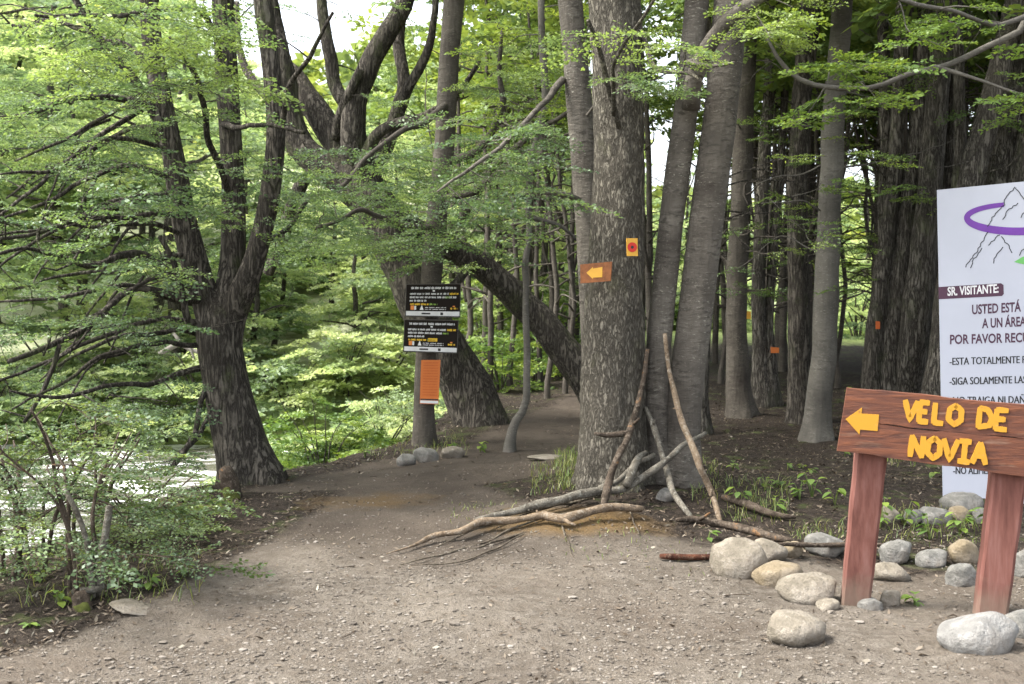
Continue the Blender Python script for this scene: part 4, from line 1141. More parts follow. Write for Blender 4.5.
# ------------------------------------------------------------------ sticks and fallen branches
def stick(label, rows, mat, sides=9, wobble=.02, twigs=(), name='stick', group='sticks by the twin stems', rough=.1, stubs=True):
    rows = [(a[0], a[1], a[2], a[3] * .88) for a in rows]
    q = spline(rows, .05)
    b = MB(); q[:, 3] *= 1 + .16 * fbm(np.arange(len(q)) * .33, np.full(len(q), rows[0][0] * 7), oct=3)
    tube(b, q, sides, rough + .06, int(abs(rows[0][0]) * 1000) % 97, wobble=wobble, nscale=9)
    for tq in twigs: tube(b, spline(tq, .05), 6, .1, 5, wobble=wobble)
    rs = random.Random(int(abs(rows[0][0] * 991 + rows[-1][1] * 577)))
    for _ in range(int(len(q) / 9) if stubs else 0):
        i = rs.randrange(2, len(q) - 2); c = q[i, :3]; r0 = q[i, 3]
        dv = np.array([rs.gauss(0, 1), rs.gauss(0, 1), rs.gauss(.6, .8)]); dv /= np.linalg.norm(dv); L = rs.choice([1.5, 1.8, 2.2, 2.6, 4]) * r0
        tube(b, np.array([(*c, r0 * .6), (*(c + dv * L * .5), r0 * .42), (*(c + dv * L + [0, 0, .1 * L]), r0 * .25)]), 6, .15, _)
    return single(name, b, M[mat], label, 'branch' if 'branch' in name else 'stick', rows[0][:3], group)
def GS(*pts):
    """Polyline lying on the ground: (px, py, width_px, lift)."""
    out = []
    for p in pts:
        g = G(p[0], p[1]); r = p[2] * .35 * g[1] / F
        out.append((g[0], g[1], g[2] + r * .6 + (p[3] if len(p) > 3 else 0), r))
    return out
f0 = G(721, 526)[1]
stick('long peeled tan stick leaning against the twin grey stems', S(0, (665, 334, 6, dC - .28), (670, 372, 6, dC - .32), (683, 420, 7, dC - .5), (696, 457, 9, dC - .75), (699, 468, 7.5, dC - .8), (710, 492, 7, f0 + .25), (720, 526, 6, f0)), 'wood_tan', wobble=.01)
f1 = G(690, 521)[1]
stick('pale grey stick leaning against the twin stems, left of the tan one', S(0, (644, 405, 6, dC - .15), (656, 432, 7, dC - .3), (666, 470, 7, dC - .5), (675, 497, 7, f1 + .2), (691, 521, 6, f1)), 'wood_grey', wobble=.015)
f2 = G(601, 512)[1]
stick('dark brown stick propped in the cleft between scaly tree and twin stems', S(0, (647, 348, 5, dC - .25), (643, 385, 6, dC - .3), (631, 430, 7.5, dC - .5), (617, 455, 7.5, dC - .8), (607, 485, 8, f2 + .2), (600, 512, 7, f2)), 'wood_brown', wobble=.015,
      twigs=[S(0, (630, 434, 6, dC - .5), (608, 436, 5, dC - .55), (596, 434, 3, dC - .6))])
q1 = GS((388, 557, 2), (410, 552, 4, .01), (432, 544, 10, .02), (458, 541, 11, .03), (482, 533, 13, .04), (512, 530, 12, .04), (545, 525, 14, .04), (562, 528, 14, .04), (598, 521, 13, .04), (641, 520, 11, .04))
stick('long pale brown branch lying across the roots in front of the scaly tree', q1, 'wood_tan', 12, .02, name='fallen_branch', group=None)
q2 = GS((478, 530, 9, .02), (520, 520, 12, .03), (560, 512, 14, .04), (600, 502, 14, .05))
q2b = S(0, (625, 488, 9, f2 + .3), (652, 470, 8, f2 + .45), (680, 452, 6, f2 + .6), (706, 432, 4, f2 + .9))
stick('lichen grey branch rising from the roots across the foot of both trees', q2 + q2b, 'wood_grey', 11, .03, name='fallen_branch', group=None, rough=.2,
      twigs=[[q2[3]] + GS((618, 500, 8, .10), (645, 489, 9, .16), (656, 486, 8, .2)), [q2b[0]] + S(0, (640, 460, 7, f2 + .5), (650, 455, 4, f2 + .7))])
stick('thick dark log lying behind the largest rounded stone', GS((676, 526, 8, .02), (700, 525, 13, .02), (735, 531, 14, .02), (775, 541, 12, .02), (800, 545, 8, .02)), 'bark_dark' if False else 'wood_brown', 12, .02, name='fallen_branch', group=None)
stick('reddish stick on the gravel ending at the largest rounded stone', GS((661, 561, 8, .01), (690, 562, 10, .01), (716, 562, 9, .01)), 'wood_red', 10, .008, group=None)
stick('grey brown stick running behind the left sign post', GS((778, 560, 6, .08), (820, 560, 8, .08), (846, 560, 8, .08), (880, 559, 7, .08), (900, 558, 5, .08)), 'wood_brown', 9, .01, group=None)
stick('dark log half hidden in plants right of the twin stems', GS((722, 500, 10, .02), (745, 511, 14, .03), (772, 520, 11, .02), (795, 522, 6, .02)), 'wood_brown', 10, .02, name='fallen_branch', group=None)
RT = 'exposed roots in front of the scaly tree'
for kk, rr in enumerate([
  [(600, 500, 8), (555, 510, 8), (510, 523, 7), (460, 540, 5), (400, 556, 3)],
  [(590, 508, 7), (540, 522, 7), (490, 540, 6), (440, 556, 5), (402, 566, 3)],
  [(570, 515, 6), (520, 533, 7), (470, 552, 5), (425, 566, 4)],
  [(540, 505, 7), (500, 517, 6), (470, 524, 5), (440, 528, 3)],
  [(520, 536, 5), (490, 552, 5), (455, 566, 4), (410, 570, 2)],
  [(560, 530, 4), (566, 548, 4), (572, 560, 3)], [(625, 510, 4), (632, 522, 4), (640, 536, 3)],
  [(530, 500, 7), (505, 510, 6), (480, 522, 5)]]):
    stick(['slender grey root spreading over the bare earth mound in front of the scaly tree'][0], GS(*[(a, b_, c * .6, .0) for a, b_, c in rr]), 'wood_root', 7, .03, name='root', group=RT, stubs=False)
# dead wood across the river
stick('dead grey branch over the water left of the riverbank tree', S(17.5, (160, 352, 5), (180, 343, 6), (200, 352, 5), (215, 348, 3)), 'bark_pale', 6, .04, name='dead_branch', group=None, twigs=[S(17.5, (180, 343, 4), (172, 330, 2)), S(17.5, (190, 348, 3), (196, 360, 2))])

# stumps
def stump(label, px, py, h, r, lean, mat, seed):
    g = G(px, py)
    b = MB()
    q = spline([(g[0], g[1], g[2] - .1, r * 1.3), (g[0] + lean * .3, g[1], g[2] + h * .35, r), (g[0] + lean, g[1], g[2] + h, r * .8)], .03)
    t = thing('tree_stump', label, 'stump', g)
    tube(b, q, 16, .14, seed, flare=(.3, 4, .08), nscale=12)
    part('stump_body', b, M[mat], t)
    b2 = MB(); m = spline([(g[0] + .015, g[1] - .02, g[2] - .06, r * 1.34), (g[0] + lean * .3, g[1] - .015, g[2] + h * .38, r * 1.02)], .03)
    tube(b2, m, 16, .18, seed + 3, nscale=16)
    part('moss', b2, M['moss'], t)
stump('short leaning stump with a mossy foot at the base of the riverbank tree', 233, 498, .22, .05, -.06, 'wood_brown', 5)
stump('small cut stump with mossy bark among the leaves under the cut shrub', 84, 609, .07, .035, -.03, 'wood_brown', 8)

# ------------------------------------------------------------------ the wooden arrow sign
gP1, gP2 = G(855, 604), G(990, 614)
sign = thing('wooden_sign', 'red brown wooden trail sign with yellow arrow reading VELO DE NOVIA', 'sign', gP1)
pl0 = P(846, 388, 5.30); pl1 = P(1024, 405, 5.12)
dirx = np.array([pl1[0] - pl0[0], pl1[1] - pl0[1], 0.0]); dirx /= np.linalg.norm(dirx)
NB = np.array([dirx[1], -dirx[0], 0.0])       # faces the camera
if NB[1] > 0: NB = -NB
def on_board(px, py, lift=0.0): return plane_hit(px, py, pl0, NB) + NB * lift
def board_slab(corners, top_noise, seed):
    """Upper or lower plank: photo outline, 45 mm thick, uneven edges."""
    (tl, tr, br, bl) = corners
    n = 40; r = random.Random(seed); b = MB(); vs = []
    for i in range(n + 1):
        t = i / n
        w0 = top_noise * fbm(np.array(t * 6), np.array(seed * 1.1), seed=seed); w1 = top_noise * fbm(np.array(t * 7), np.array(seed * 2.1 + 5), seed=seed)
        top = on_board(tl[0] + (tr[0] - tl[0]) * t, tl[1] + (tr[1] - tl[1]) * t + float(w0))
        bot = on_board(bl[0] + (br[0] - bl[0]) * t, bl[1] + (br[1] - bl[1]) * t + float(w1))
        e = .0012
        d_ = (bot - top) / np.linalg.norm(bot - top)
        vs += [top + d_ * e, bot - d_ * e, bot - NB * .006, bot - NB * .045, top - NB * .045, top - NB * .006]
    m = 6; i, j = np.meshgrid(np.arange(n), np.arange(m), indexing='ij'); j2 = (j + 1) % m
    fs = [np.stack([i * m + j, i * m + j2, (i + 1) * m + j2, (i + 1) * m + j], -1).reshape(-1, 4), np.array([[5, 4, 3, 2, 1, 0]]), np.array([[n * m + q for q in range(6)]])]
    b.add(np.array(vs), fs)
    return b
part('plank', board_slab([(847, 387.5), (1078, 410.5), (1078, 444.5), (842, 420.5)], 1.0, 3), M['board'], sign, smooth=False)
part('plank', board_slab([(842, 420.8), (1078, 444.9), (1078, 484), (837, 450.5)], 1.0, 4), M['board'], sign, smooth=False)
def post(top, base, g, wpx_t, wpx_b, dtop):
    """Square post with worn corners from photo points; TOP at depth dtop behind the planks."""
    a = np.array([*g[:2], g[2] - .3]); b_ = P(top[0], top[1], dtop)
    a2 = g; 
    ax = (b_ - a2) / np.linalg.norm(b_ - a2); a = a2 - ax * .35
    ex = dirx - ax * np.dot(dirx, ax); ex /= np.linalg.norm(ex); ey = np.cross(ax, ex)
    bb = MB(); rings = []
    L = np.linalg.norm(b_ - a); n = 16
    for i in range(n + 1):
        t = i / n; c = a + (b_ - a) * t; w = (wpx_b + (wpx_t - wpx_b) * t) * .5 * g[1] / F
        w *= 1 + .02 * math.sin(i * 1.7 + g[0])
        k_ = .82
        for sx, sy in ((1, k_), (k_, 1), (-k_, 1), (-1, k_), (-1, -k_), (-k_, -1), (k_, -1), (1, -k_)):
            rings.append(c + ex * w * sx + ey * w * sy * .8)
    m = 8; i, j = np.meshgrid(np.arange(n), np.arange(m), indexing='ij'); j2 = (j + 1) % m
    fs = [np.stack([i * m + j, i * m + j2, (i + 1) * m + j2, (i + 1) * m + j], -1).reshape(-1, 4), np.array([list(range(7, -1, -1))]), np.array([[n * m + q for q in range(8)]])]
    bb.add(np.array(rings), fs)
    return part('post', bb, M['post'], sign, smooth=False)
def behind(px, py, off):  # depth of a point OFF behind the board plane
    return (plane_hit(px, py, pl0, NB) - NB * off)[1]
post((873, 430), None, gP1, 30, 27, behind(873, 430, .105))
post((1012, 440), None, gP2, 33, 29, behind(1012, 440, .105))
# hand-painted letters as brush strokes
def strokes(paths, wpx, lift0, name, label=None):
    b = MB(); r = random.Random(len(paths) * 7 + int(paths[0][0][0])); li = lift0
    for pth in paths:
        pts = np.array(pth, float)
        li += .00035
        out_l, out_r = [], []
        dense = []
        for i in range(len(pts) - 1):
            for t in np.linspace(0, 1, 6, endpoint=False): dense.append(pts[i] * (1 - t) + pts[i + 1] * t)
        dense.append(pts[-1]); dense = np.array(dense)
        tg = np.gradient(dense, axis=0); tg /= np.linalg.norm(tg, axis=1)[:, None] + 1e-9
        nr = np.stack([-tg[:, 1], tg[:, 0]], 1)
        cap = wpx * .35
        dense[0] -= tg[0] * cap * .5; dense[-1] += tg[-1] * cap * .5
        vs = []
        for i in range(len(dense)):
            w = wpx * .5 * (1 + r.uniform(-.09, .09))
            if i in (0, len(dense) - 1): w *= .82
            for sgn in (1, -1):
                p2 = dense[i] + nr[i] * w * sgn
                vs.append(on_board(p2[0], p2[1], li))
        n = len(dense); i = np.arange(n - 1)
        q = np.stack([2 * i, 2 * i + 1, 2 * i + 3, 2 * i + 2], -1)
        v = np.array(vs); nv = len(v)
        v = np.vstack([v, v - NB * (li - .0005)])
        side1 = np.stack([2 * i, 2 * i + 2, 2 * i + 2 + nv, 2 * i + nv], -1); side2 = np.stack([2 * i + 1, 2 * i + 1 + nv, 2 * i + 3 + nv, 2 * i + 3], -1)
        b.add(v, [q, side1, side2])
    return part(name, b, M['paint'], sign, smooth=False)
def letters(defs, x0, x1, yl, yr, h, wpx, shear=-.06):
    """defs: list of (char, u0, u1); baseline runs from (x0,yl) to (x1,yr) in photo pixels."""
    SH = {'V': [[(0, 1), (.5, 0), (1, 1)]], 'E': [[(0, 0), (0, 1)], [(0, 1), (1, 1)], [(0, .52), (.8, .52)], [(0, 0), (1, 0)]],
          'L': [[(0, 1), (0, 0)], [(0, 0), (1, 0)]], 'O': [[(.5, 1), (.08, .78), (.05, .25), (.5, 0), (.95, .25), (.92, .78), (.5, 1)]],
          'D': [[(0, 0), (0, 1)], [(0, 1), (.6, .95), (1, .55), (.85, .15), (0, 0)]], 'N': [[(0, 0), (.02, 1)], [(.02, 1), (.98, 0)], [(.98, 0), (1, 1)]],
          'I': [[(.5, 0), (.5, 1)], [(.05, 1), (.95, 1)], [(.05, 0), (.95, 0)]], 'A': [[(0, 0), (.5, 1)], [(.5, 1), (1, 0)], [(.22, .36), (.78, .36)]]}
    out = []
    for ch, u0, u1 in defs:
        for st in SH[ch]:
            o_ = []
            for a, bq in st:
                x = u0 + (u1 - u0) * a; t = (x - x0) / (x1 - x0)
                o_.append((x - shear * h * bq * -1 * 0 + .10 * h * (bq - .5), yl + (yr - yl) * t - h * bq))
            out.append(o_)
    return out
L1_ = letters([('V', 904.5, 916.5), ('E', 919.5, 928), ('L', 934.5, 943), ('O', 948, 962), ('D', 979, 992), ('E', 996, 1006.5)], 903, 1010, 419.5, 430, 19, 5.4)
L2_ = letters([('N', 911, 922.5), ('O', 927, 940.5), ('V', 943, 957), ('I', 958.5, 970), ('A', 973, 986)], 909, 989, 455.5, 464, 20, 5.4)
strokes(L1_ + L2_, 5.7, .0015, 'lettering')
# arrow
b = MB()
ar = [(845.5, 419), (862, 407.5), (861.5, 413.5), (879, 414.5), (877.5, 431), (860, 429.5), (859.5, 434.5)]
fr = np.array([on_board(x, y, .003) for x, y in ar]); bk = np.array([on_board(x, y, .0004) for x, y in ar]); n = len(ar)
b.add(np.vstack([fr, bk]), [np.array([[0, 6, 1]]), np.array([[1, 6, 5, 2]]), np.array([[2, 5, 4, 3]]), np.array([[q, (q + 1) % n, n + (q + 1) % n, n + q] for q in range(n)])])
part('arrow', b, M['paint'], sign, smooth=False)

# ------------------------------------------------------------------ white notice board
dN = 8.3
n0 = P(937, 190, dN); yawN = math.radians(17)
NX = np.array([math.cos(yawN), -math.sin(yawN), 0]); NN = np.array([-math.sin(yawN), -math.cos(yawN), 0])
def on_notice(px, py, lift=0.0): return plane_hit(px, py, n0, NN) + NN * lift
gN0 = np.array([n0[0] + .5, n0[1] - .1, 0]); gN0[2] = float(H(gN0[0], gN0[1]))
notice = thing('notice_board', 'tall white notice board with purple ringed mountain logo and Spanish visitor rules', 'notice board', gN0)
def on_n2(u, v, lift=0.0):
    """u right, v down in metres on the board face from its top-left corner, along its own slightly tilted edges."""
    return n0 + EU * u + EV * v + NN * lift
tr = on_notice(1024, 181.5); bl = on_notice(943, 505)
EU = (tr - n0) / np.linalg.norm(tr - n0); EV = (bl - n0) / np.linalg.norm(bl - n0)
BH = np.linalg.norm(bl - n0) + .02; BW = 1.12
b = MB()
vs = [on_n2(u, v, l) for l in (0, -.018) for u, v in ((0, 0), (BW, 0), (BW, BH), (0, BH))]
b.add(np.array(vs), [np.array([[0, 3, 2, 1], [4, 5, 6, 7], [0, 1, 5, 4], [1, 2, 6, 5], [2, 3, 7, 6], [3, 0, 4, 7]])])
part('panel', b, M['panel_white'], notice, smooth=False)
for u in (.12, BW - .12):
    p_t = on_n2(u, .15, -.055); p_b = np.array([p_t[0], p_t[1], 0]); p_b = on_n2(u, BH, -.055)
    zb = float(H(p_b[0], p_b[1])) - .3
    b = MB(); tube(b, spline([(p_b[0], p_b[1], zb, .035), (*on_n2(u, BH * .5, -.055), .035), (*p_t, .035)], .2), 10, 0)
    part('support_post', b, M['bark_pale'], notice)
def flat_poly(mb, outline, lift, thick=.0008):
    """outline: list of photo pixels on the notice board; fan from the centroid, given a little thickness."""
    p = np.array([on_notice(x, y, lift) for x, y in outline]); c = p.mean(0)
    n = len(p); v = np.vstack([p, c, p - NN * thick])
    k_ = np.arange(n); k2 = (k_ + 1) % n
    mb.add(v, [np.stack([k_, k2, np.full(n, n)], -1), np.stack([k_, n + 1 + k_, n + 1 + k2, k2], -1)])
def ribbon(mb, pts, w, lift, mapf, closed=False):
    p = np.array(pts, float)
    if closed: p = np.vstack([p, p[:1]])
    tg = np.gradient(p, axis=0); tg /= np.linalg.norm(tg, axis=1)[:, None] + 1e-9
    nr = np.stack([-tg[:, 1], tg[:, 0]], 1)
    w = np.broadcast_to(np.asarray(w, float), (len(p),))
    vs = []
    for i in range(len(p)):
        for s in (.5, -.5):
            q = p[i] + nr[i] * w[i] * s; vs.append(mapf(q[0], q[1], lift))
    i = np.arange(len(p) - 1)
    mb.add(np.array(vs), [np.stack([2 * i, 2 * i + 1, 2 * i + 3, 2 * i + 2], -1)])
# logo: purple ring round a line-drawn mountain, green leaf
b = MB(); a = np.linspace(math.radians(-106), math.radians(-106 - 325), 60)
ring = [(1018 + 51 * math.cos(t), 217.8 + 13.6 * math.sin(t)) for t in a]
w = 6.2 + 1.6 * np.clip(np.sin(a), -1, 1)
ribbon(b, ring, w, .0016, on_notice); part('logo_ring', b, M['purple'], notice, smooth=False)
def jag(pts, seed, amp=1.1):
    r = random.Random(seed); out = []
    for (x0, y0), (x1, y1) in zip(pts[:-1], pts[1:]):
        n = max(3, int(math.hypot(x1 - x0, y1 - y0) / 2.2))
        for i in range(n):
            t = i / n; out.append((x0 + (x1 - x0) * t + r.uniform(-amp, amp), y0 + (y1 - y0) * t + r.uniform(-amp, amp) * .6))
    out.append(pts[-1]); return out
b = MB()
for kk, ln in enumerate([[(965, 267), (976, 252), (983, 240), (988, 232)], [(988, 226), (995, 214), (1004, 205), (1006, 198), (1015, 187)], [(1015, 187), (1022, 197), (1030, 205), (1046, 232), (1062, 262)], [(971, 268), (974, 259), (982, 248)], [(989, 246), (995, 238), (1000, 235)], [(1001, 236), (1007, 244), (1012, 253)], [(993, 263), (997, 254), (1003, 247)], [(1003, 220), (1008, 211), (1018, 203)], [(1020, 255), (1026, 245), (1032, 240)], [(1021, 218), (1026, 210)]]):
    ribbon(b, jag(ln, kk), .9, .0022 + kk * 2e-5, on_notice)
part('logo_mountain', b, M['ink_black'], notice, smooth=False)
b = MB(); flat_poly(b, [(1014, 262), (1022, 257), (1034, 254), (1048, 256), (1040, 262), (1026, 265)], .0016); part('logo_leaf', b, M['logo_green'], notice, smooth=False)
b = MB(); flat_poly(b, [(938.4, 287), (1001, 283.2), (1003.5, 285), (1003.8, 294), (1002, 296), (938.7, 299.3)], .0012); part('heading_bar', b, M['ink'], notice, smooth=False)
def text(name, s, px0, px1, ybase0, ybase1, hpx, mat, lift, parent=notice, mapf=None, bold=.026, clip=None):
    """Lettering laid on a board: photo pixels for the baseline ends and the cap height."""
    mapf = mapf or on_notice
    cu = bpy.data.curves.new(name, 'FONT'); cu.body = s; cu.size = 1.0; cu.offset = bold; cu.resolution_u = 3
    o = bpy.data.objects.new(name, cu); COL.objects.link(o)
    dg = bpy.context.evaluated_depsgraph_get(); dg.update()
    me = bpy.data.meshes.new_from_object(o.evaluated_get(dg))
    bpy.data.objects.remove(o); bpy.data.curves.remove(cu)
    n = len(me.vertices); co = np.empty(n * 3); me.vertices.foreach_get('co', co); co = co.reshape(-1, 3)
    x0, x1 = co[:, 0].min(), co[:, 0].max(); cap = 0.69
    org = np.zeros(3); p = parent
    while p is not None: org += np.array(p.location); p = p.parent
    new = []
    for x, y, z in co:
        t = (x - x0) / (x1 - x0)
        new.append(mapf(px0 + (px1 - px0) * t, ybase0 + (ybase1 - ybase0) * t - y / cap * hpx, lift) - org)
    me.vertices.foreach_set('co', np.array(new, np.float32).ravel()); me.update()
    me.materials.clear(); me.materials.append(M[mat])
    ob = bpy.data.objects.new(name, me); COL.objects.link(ob); ob.parent = parent
    return ob
text('lettering', 'SR. VISITANTE:', 947.5, 998.5, 295.6, 292.4, 8.2, 'letter_white', .0022)
text('lettering', 'USTED ESTÁ', 972, 1021, 314.2, 311.2, 9.2, 'ink', .0016)
text('lettering', 'A UN ÁREA', 982, 1026, 328, 325.8, 9.2, 'ink', .0016)
text('lettering', 'POR FAVOR RECUERDE', 950, 1052, 344, 341, 9.0, 'ink', .0016)
text('lettering', '-ESTA TOTALMENTE PROHIBIDO', 949.5, 1062, 365, 362, 7.2, 'ink_black', .0016, bold=0.0)
text('lettering', '-ESTA TOTALMENTE PROHIBIDO', 949.95, 1062.45, 365, 362, 7.2, 'ink_black', .0019, bold=0.0)
text('lettering', '-SIGA SOLAMENTE LAS', 949.5, 1026, 384.8, 383, 7.2, 'ink_black', .0016, bold=0.0)
text('lettering', '-SIGA SOLAMENTE LAS', 949.95, 1026.45, 384.8, 383, 7.2, 'ink_black', .0019, bold=0.0)
text('lettering', '-NO TRAIGA NI DAÑE', 950, 1029, 404, 403, 7.2, 'ink_black', .0016, bold=0.0)
text('lettering', '-NO TRAIGA NI DAÑE', 950.45, 1029.45, 404, 403, 7.2, 'ink_black', .0019, bold=0.0)
text('lettering', '-NO ALIMENTE', 953, 1000, 474, 474, 7.2, 'ink_black', .0016, bold=0.0)
text('lettering', '-NO ALIMENTE', 953.45, 1000.45, 474, 474, 7.2, 'ink_black', .0019, bold=0.0)

# ------------------------------------------------------------------ panels on the slim tree
dp = dS - .20
def face(d):
    p0 = P(430, 300, d); n_ = np.array([0, -1.0, 0])
    return lambda px, py, lift=0.0: plane_hit(px, py, p0, n_) + n_ * lift
def slab(mb, corners, f, thick, lift=0.0):
    fr = np.array([f(x, y, lift) for x, y in corners]); bk = np.array([f(x, y, lift - thick) for x, y in corners]); n = len(corners)
    fs = [np.array([list(range(n - 1, -1, -1))]), np.array([[n + q for q in range(n)]]), np.array([[q, (q + 1) % n, n + (q + 1) % n, n + q] for q in range(n)])]
    mb.add(np.vstack([fr, bk]), fs)
def quadmap(c):
    tl, tr_, br, bl_ = [np.array(p, float) for p in c]
    return lambda u, v: (tl * (1 - u) + tr_ * u) * (1 - v) + (bl_ * (1 - u) + br * u) * v
def rect(mb, qm, f, u0, u1, v0, v1, lift):
    c = [qm(u0, v0), qm(u1, v0), qm(u1, v1), qm(u0, v1)]
    mb.add(np.array([f(x, y, lift) for x, y in c]), [np.array([[3, 2, 1, 0]])])
def words_row(mb, qm, f, u0, u1, v0, v1, lift, r, wmin=.03, wmax=.11):
    """One line of small print: letter-sized marks grouped into words."""
    u = u0
    while u < u1:
        we = min(u1, u + r.uniform(wmin, wmax)); 
        while u < we:
            a = u + r.uniform(.006, .011); t = r.uniform(0, .25) * (v1 - v0)
            rect(mb, qm, f, u, min(a, we), v0 + t, v1 - r.uniform(0, .15) * (v1 - v0), lift); u = a + .003
        u += .014
for kk, (c, lab) in enumerate([([(406, 284), (461, 283.5), (460.2, 317.5), (404.8, 316.5)], 'upper of the two black information panels on the slim tree'),
                              ([(404.2, 319.2), (458.6, 320.2), (457.4, 353.6), (403, 351.8)], 'lower of the two black information panels on the slim tree')]):
    f = face(dp - .004 * kk); qm = quadmap(c); r = random.Random(kk + 3)
    cen = f(*qm(.5, .5)); t = thing('information_panel', lab, 'sign', cen, 'black panels on the slim tree')
    b = MB(); slab(b, c, f, .012); part('rim', b, M['panel_rim'], t, smooth=False)
    b = MB(); slab(b, [qm(.012, .02), qm(.988, .02), qm(.988, .98), qm(.012, .98)], f, .002, .0025); part('board', b, M['panel_black'], t, smooth=False)
    b = MB(); rect(b, qm, f, .02, .985, .83, .965, .004); part('footer_strip', b, M['letter_white'], t, smooth=False)
    b = MB(); rect(b, qm, f, .30, .46, .875, .925, .005); part('footer_mark', b, M['ink_black'], t, smooth=False)
    b = MB(); rect(b, qm, f, .64, .69, .86, .94, .005); part('footer_mark', b, M['ink_black'], t, smooth=False)
    b = MB()
    words_row(b, qm, f, .10, .93, .09, .165, .004, r); rect(b, qm, f, .49, .53, .19, .235, .004)
    words_row(b, qm, f, .08, .78, .27, .335, .004, r); words_row(b, qm, f, .08, .70 if kk else .92, .375, .44, .004, r); words_row(b, qm, f, .08, .38, .48, .545, .004, r)
    part('lettering', b, M['letter_white'], t, smooth=False)
    b = MB(); words_row(b, qm, f, .80, .96, .27, .335, .004, r); words_row(b, qm, f, .09, .42, .585, .65, .004, r); words_row(b, qm, f, .82, .95, .70, .77, .004, r); 
    if kk: rect(b, qm, f, .45, .62, .56, .66, .004)
    part('yellow_lettering', b, M['ink_yellow'], t, smooth=False)
    b = MB(); words_row(b, qm, f, .44, .58, .585, .65, .004, r); words_row(b, qm, f, .72, .82, .375, .44, .004, r); part('green_lettering', b, M['ink_green'], t, smooth=False)
    b = MB(); rect(b, qm, f, .10, .16, .66, .79, .004); rect(b, qm, f, .86, .90, .66, .69, .004); part('orange_symbol', b, M['ink_orange'], t, smooth=False)
    b = MB(); rect(b, qm, f, .165, .20, .67, .79, .004)
    p3 = [qm(.30, .64), qm(.335, .79), qm(.265, .79)]; b.add(np.array([f(x, y, .004) for x, y in p3]), [np.array([[2, 1, 0]])])
    words_row(b, qm, f, .36, .74, .70, .73, .004, r); words_row(b, qm, f, .36, .74, .755, .785, .004, r)
    part('white_symbols', b, M['letter_white'], t, smooth=False)
c = [(421.2, 360), (440.4, 360), (438.4, 404.3), (419.8, 403.6)]
f = face(dS - .2); qm = quadmap(c); r = random.Random(9)
t = thing('information_panel', 'narrow upright orange panel below the black panels', 'sign', f(*qm(.5, .5)))
b = MB(); slab(b, c, f, .01); part('board', b, M['orange'], t, smooth=False)
b = MB()
for q in range(13): words_row(b, qm, f, .12, .9, .05 + q * .061, .078 + q * .061, .0015, r, .15, .4)
part('lettering', b, M['ink_rust'], t, smooth=False)
b = MB(); rect(b, qm, f, .02, .98, .885, .915, .0015); part('footer_rule', b, M['ink_black'], t, smooth=False)
b = MB(); rect(b, qm, f, .02, .98, .925, .985, .0015); part('footer_strip', b, M['letter_white'], t, smooth=False)

# small arrow board and target plaque on the scaly trunk
da = dA - .36
p0a = P(596, 273, da - .02); na = np.array([-.25, -1, 0]); na /= np.linalg.norm(na)
fa = lambda px, py, lift=0.0: plane_hit(px, py, p0a, na) + na * lift
c = [(580.2, 264.5), (612, 261.5), (610.6, 281), (580.4, 283.4)]
t = thing('arrow_board', 'small brown wooden board with a yellow left arrow nailed to the scaly trunk', 'sign', fa(596, 273))
b = MB(); slab(b, c, fa, .022); part('board', b, M['small_board'], t, smooth=False)
b = MB(); ar = [(586.5, 272.8), (593, 267), (593, 268.6), (602.5, 267), (602.3, 277.2), (593, 277.6), (593, 279.2)]
fr = np.array([fa(x, y, .003) for x, y in ar]); bk = np.array([fa(x, y, .0003) for x, y in ar]); n = 7
b.add(np.vstack([fr, bk]), [np.array([[0, 6, 1]]), np.array([[1, 6, 5, 2]]), np.array([[2, 5, 4, 3]]), np.array([[q, (q + 1) % n, n + (q + 1) % n, n + q] for q in range(n)])])
part('arrow', b, M['plaque'], t, smooth=False)
p0p = P(632, 247, dA - .285); npq = np.array([.18, -1, 0]); npq /= np.linalg.norm(npq)
fp = lambda px, py, lift=0.0: plane_hit(px, py, p0p, npq) + npq * lift
t = thing('trail_marker', 'small yellow plaque with a red disc on the scaly trunk', 'sign', fp(632, 247))
b = MB(); slab(b, [(626.6, 238.2), (637.6, 238.2), (638, 256), (627.2, 256)], fp, .012); part('plate', b, M['plaque'], t, smooth=False)
for nm, rad, lf, mt in (('disc', 4.9, .002, 'red'), ('disc_centre', 1.5, .0035, 'ink_black')):
    b = MB(); aa = np.linspace(0, 2 * math.pi, 24, endpoint=False)
    v = np.array([fp(632.2, 247.2, lf)] + [fp(632.2 + rad * math.cos(t_), 247.2 - rad * math.sin(t_), lf) for t_ in aa])
    b.add(v, [np.array([[0, 1 + q, 1 + (q + 1) % 24] for q in range(24)])]); part(nm, b, M[mt], t, smooth=False)
# marker tags on trunks in the wood
def tag_plate(label, px, py, w, h, d, mat, group='marker tags on trunks in the wood'):
    p0_ = P(px, py, d); n_ = np.array([0, -1.0, 0]); f_ = lambda a, bq, lift=0.0: plane_hit(a, bq, p0_, n_) + n_ * lift
    b = MB(); slab(b, [(px - w / 2, py - h / 2), (px + w / 2, py - h / 2 + .6), (px + w / 2, py + h / 2), (px - w / 2, py + h / 2)], f_, .015)
    single('trail_tag', b, M[mat], label, 'marker', p0_, group, smooth=False)
tag_plate('small yellow tag on a grey trunk in the wood', 748.5, 315, 5, 8, 15.0, 'plaque')
tag_plate('orange tag low on a trunk beside the rough dark trunk', 775, 350, 8, 6, 15.05, 'orange')
tag_plate('faded orange marker on the fluted clump of stems', 878, 325, 4, 8, 12.1, 'ink_rust')

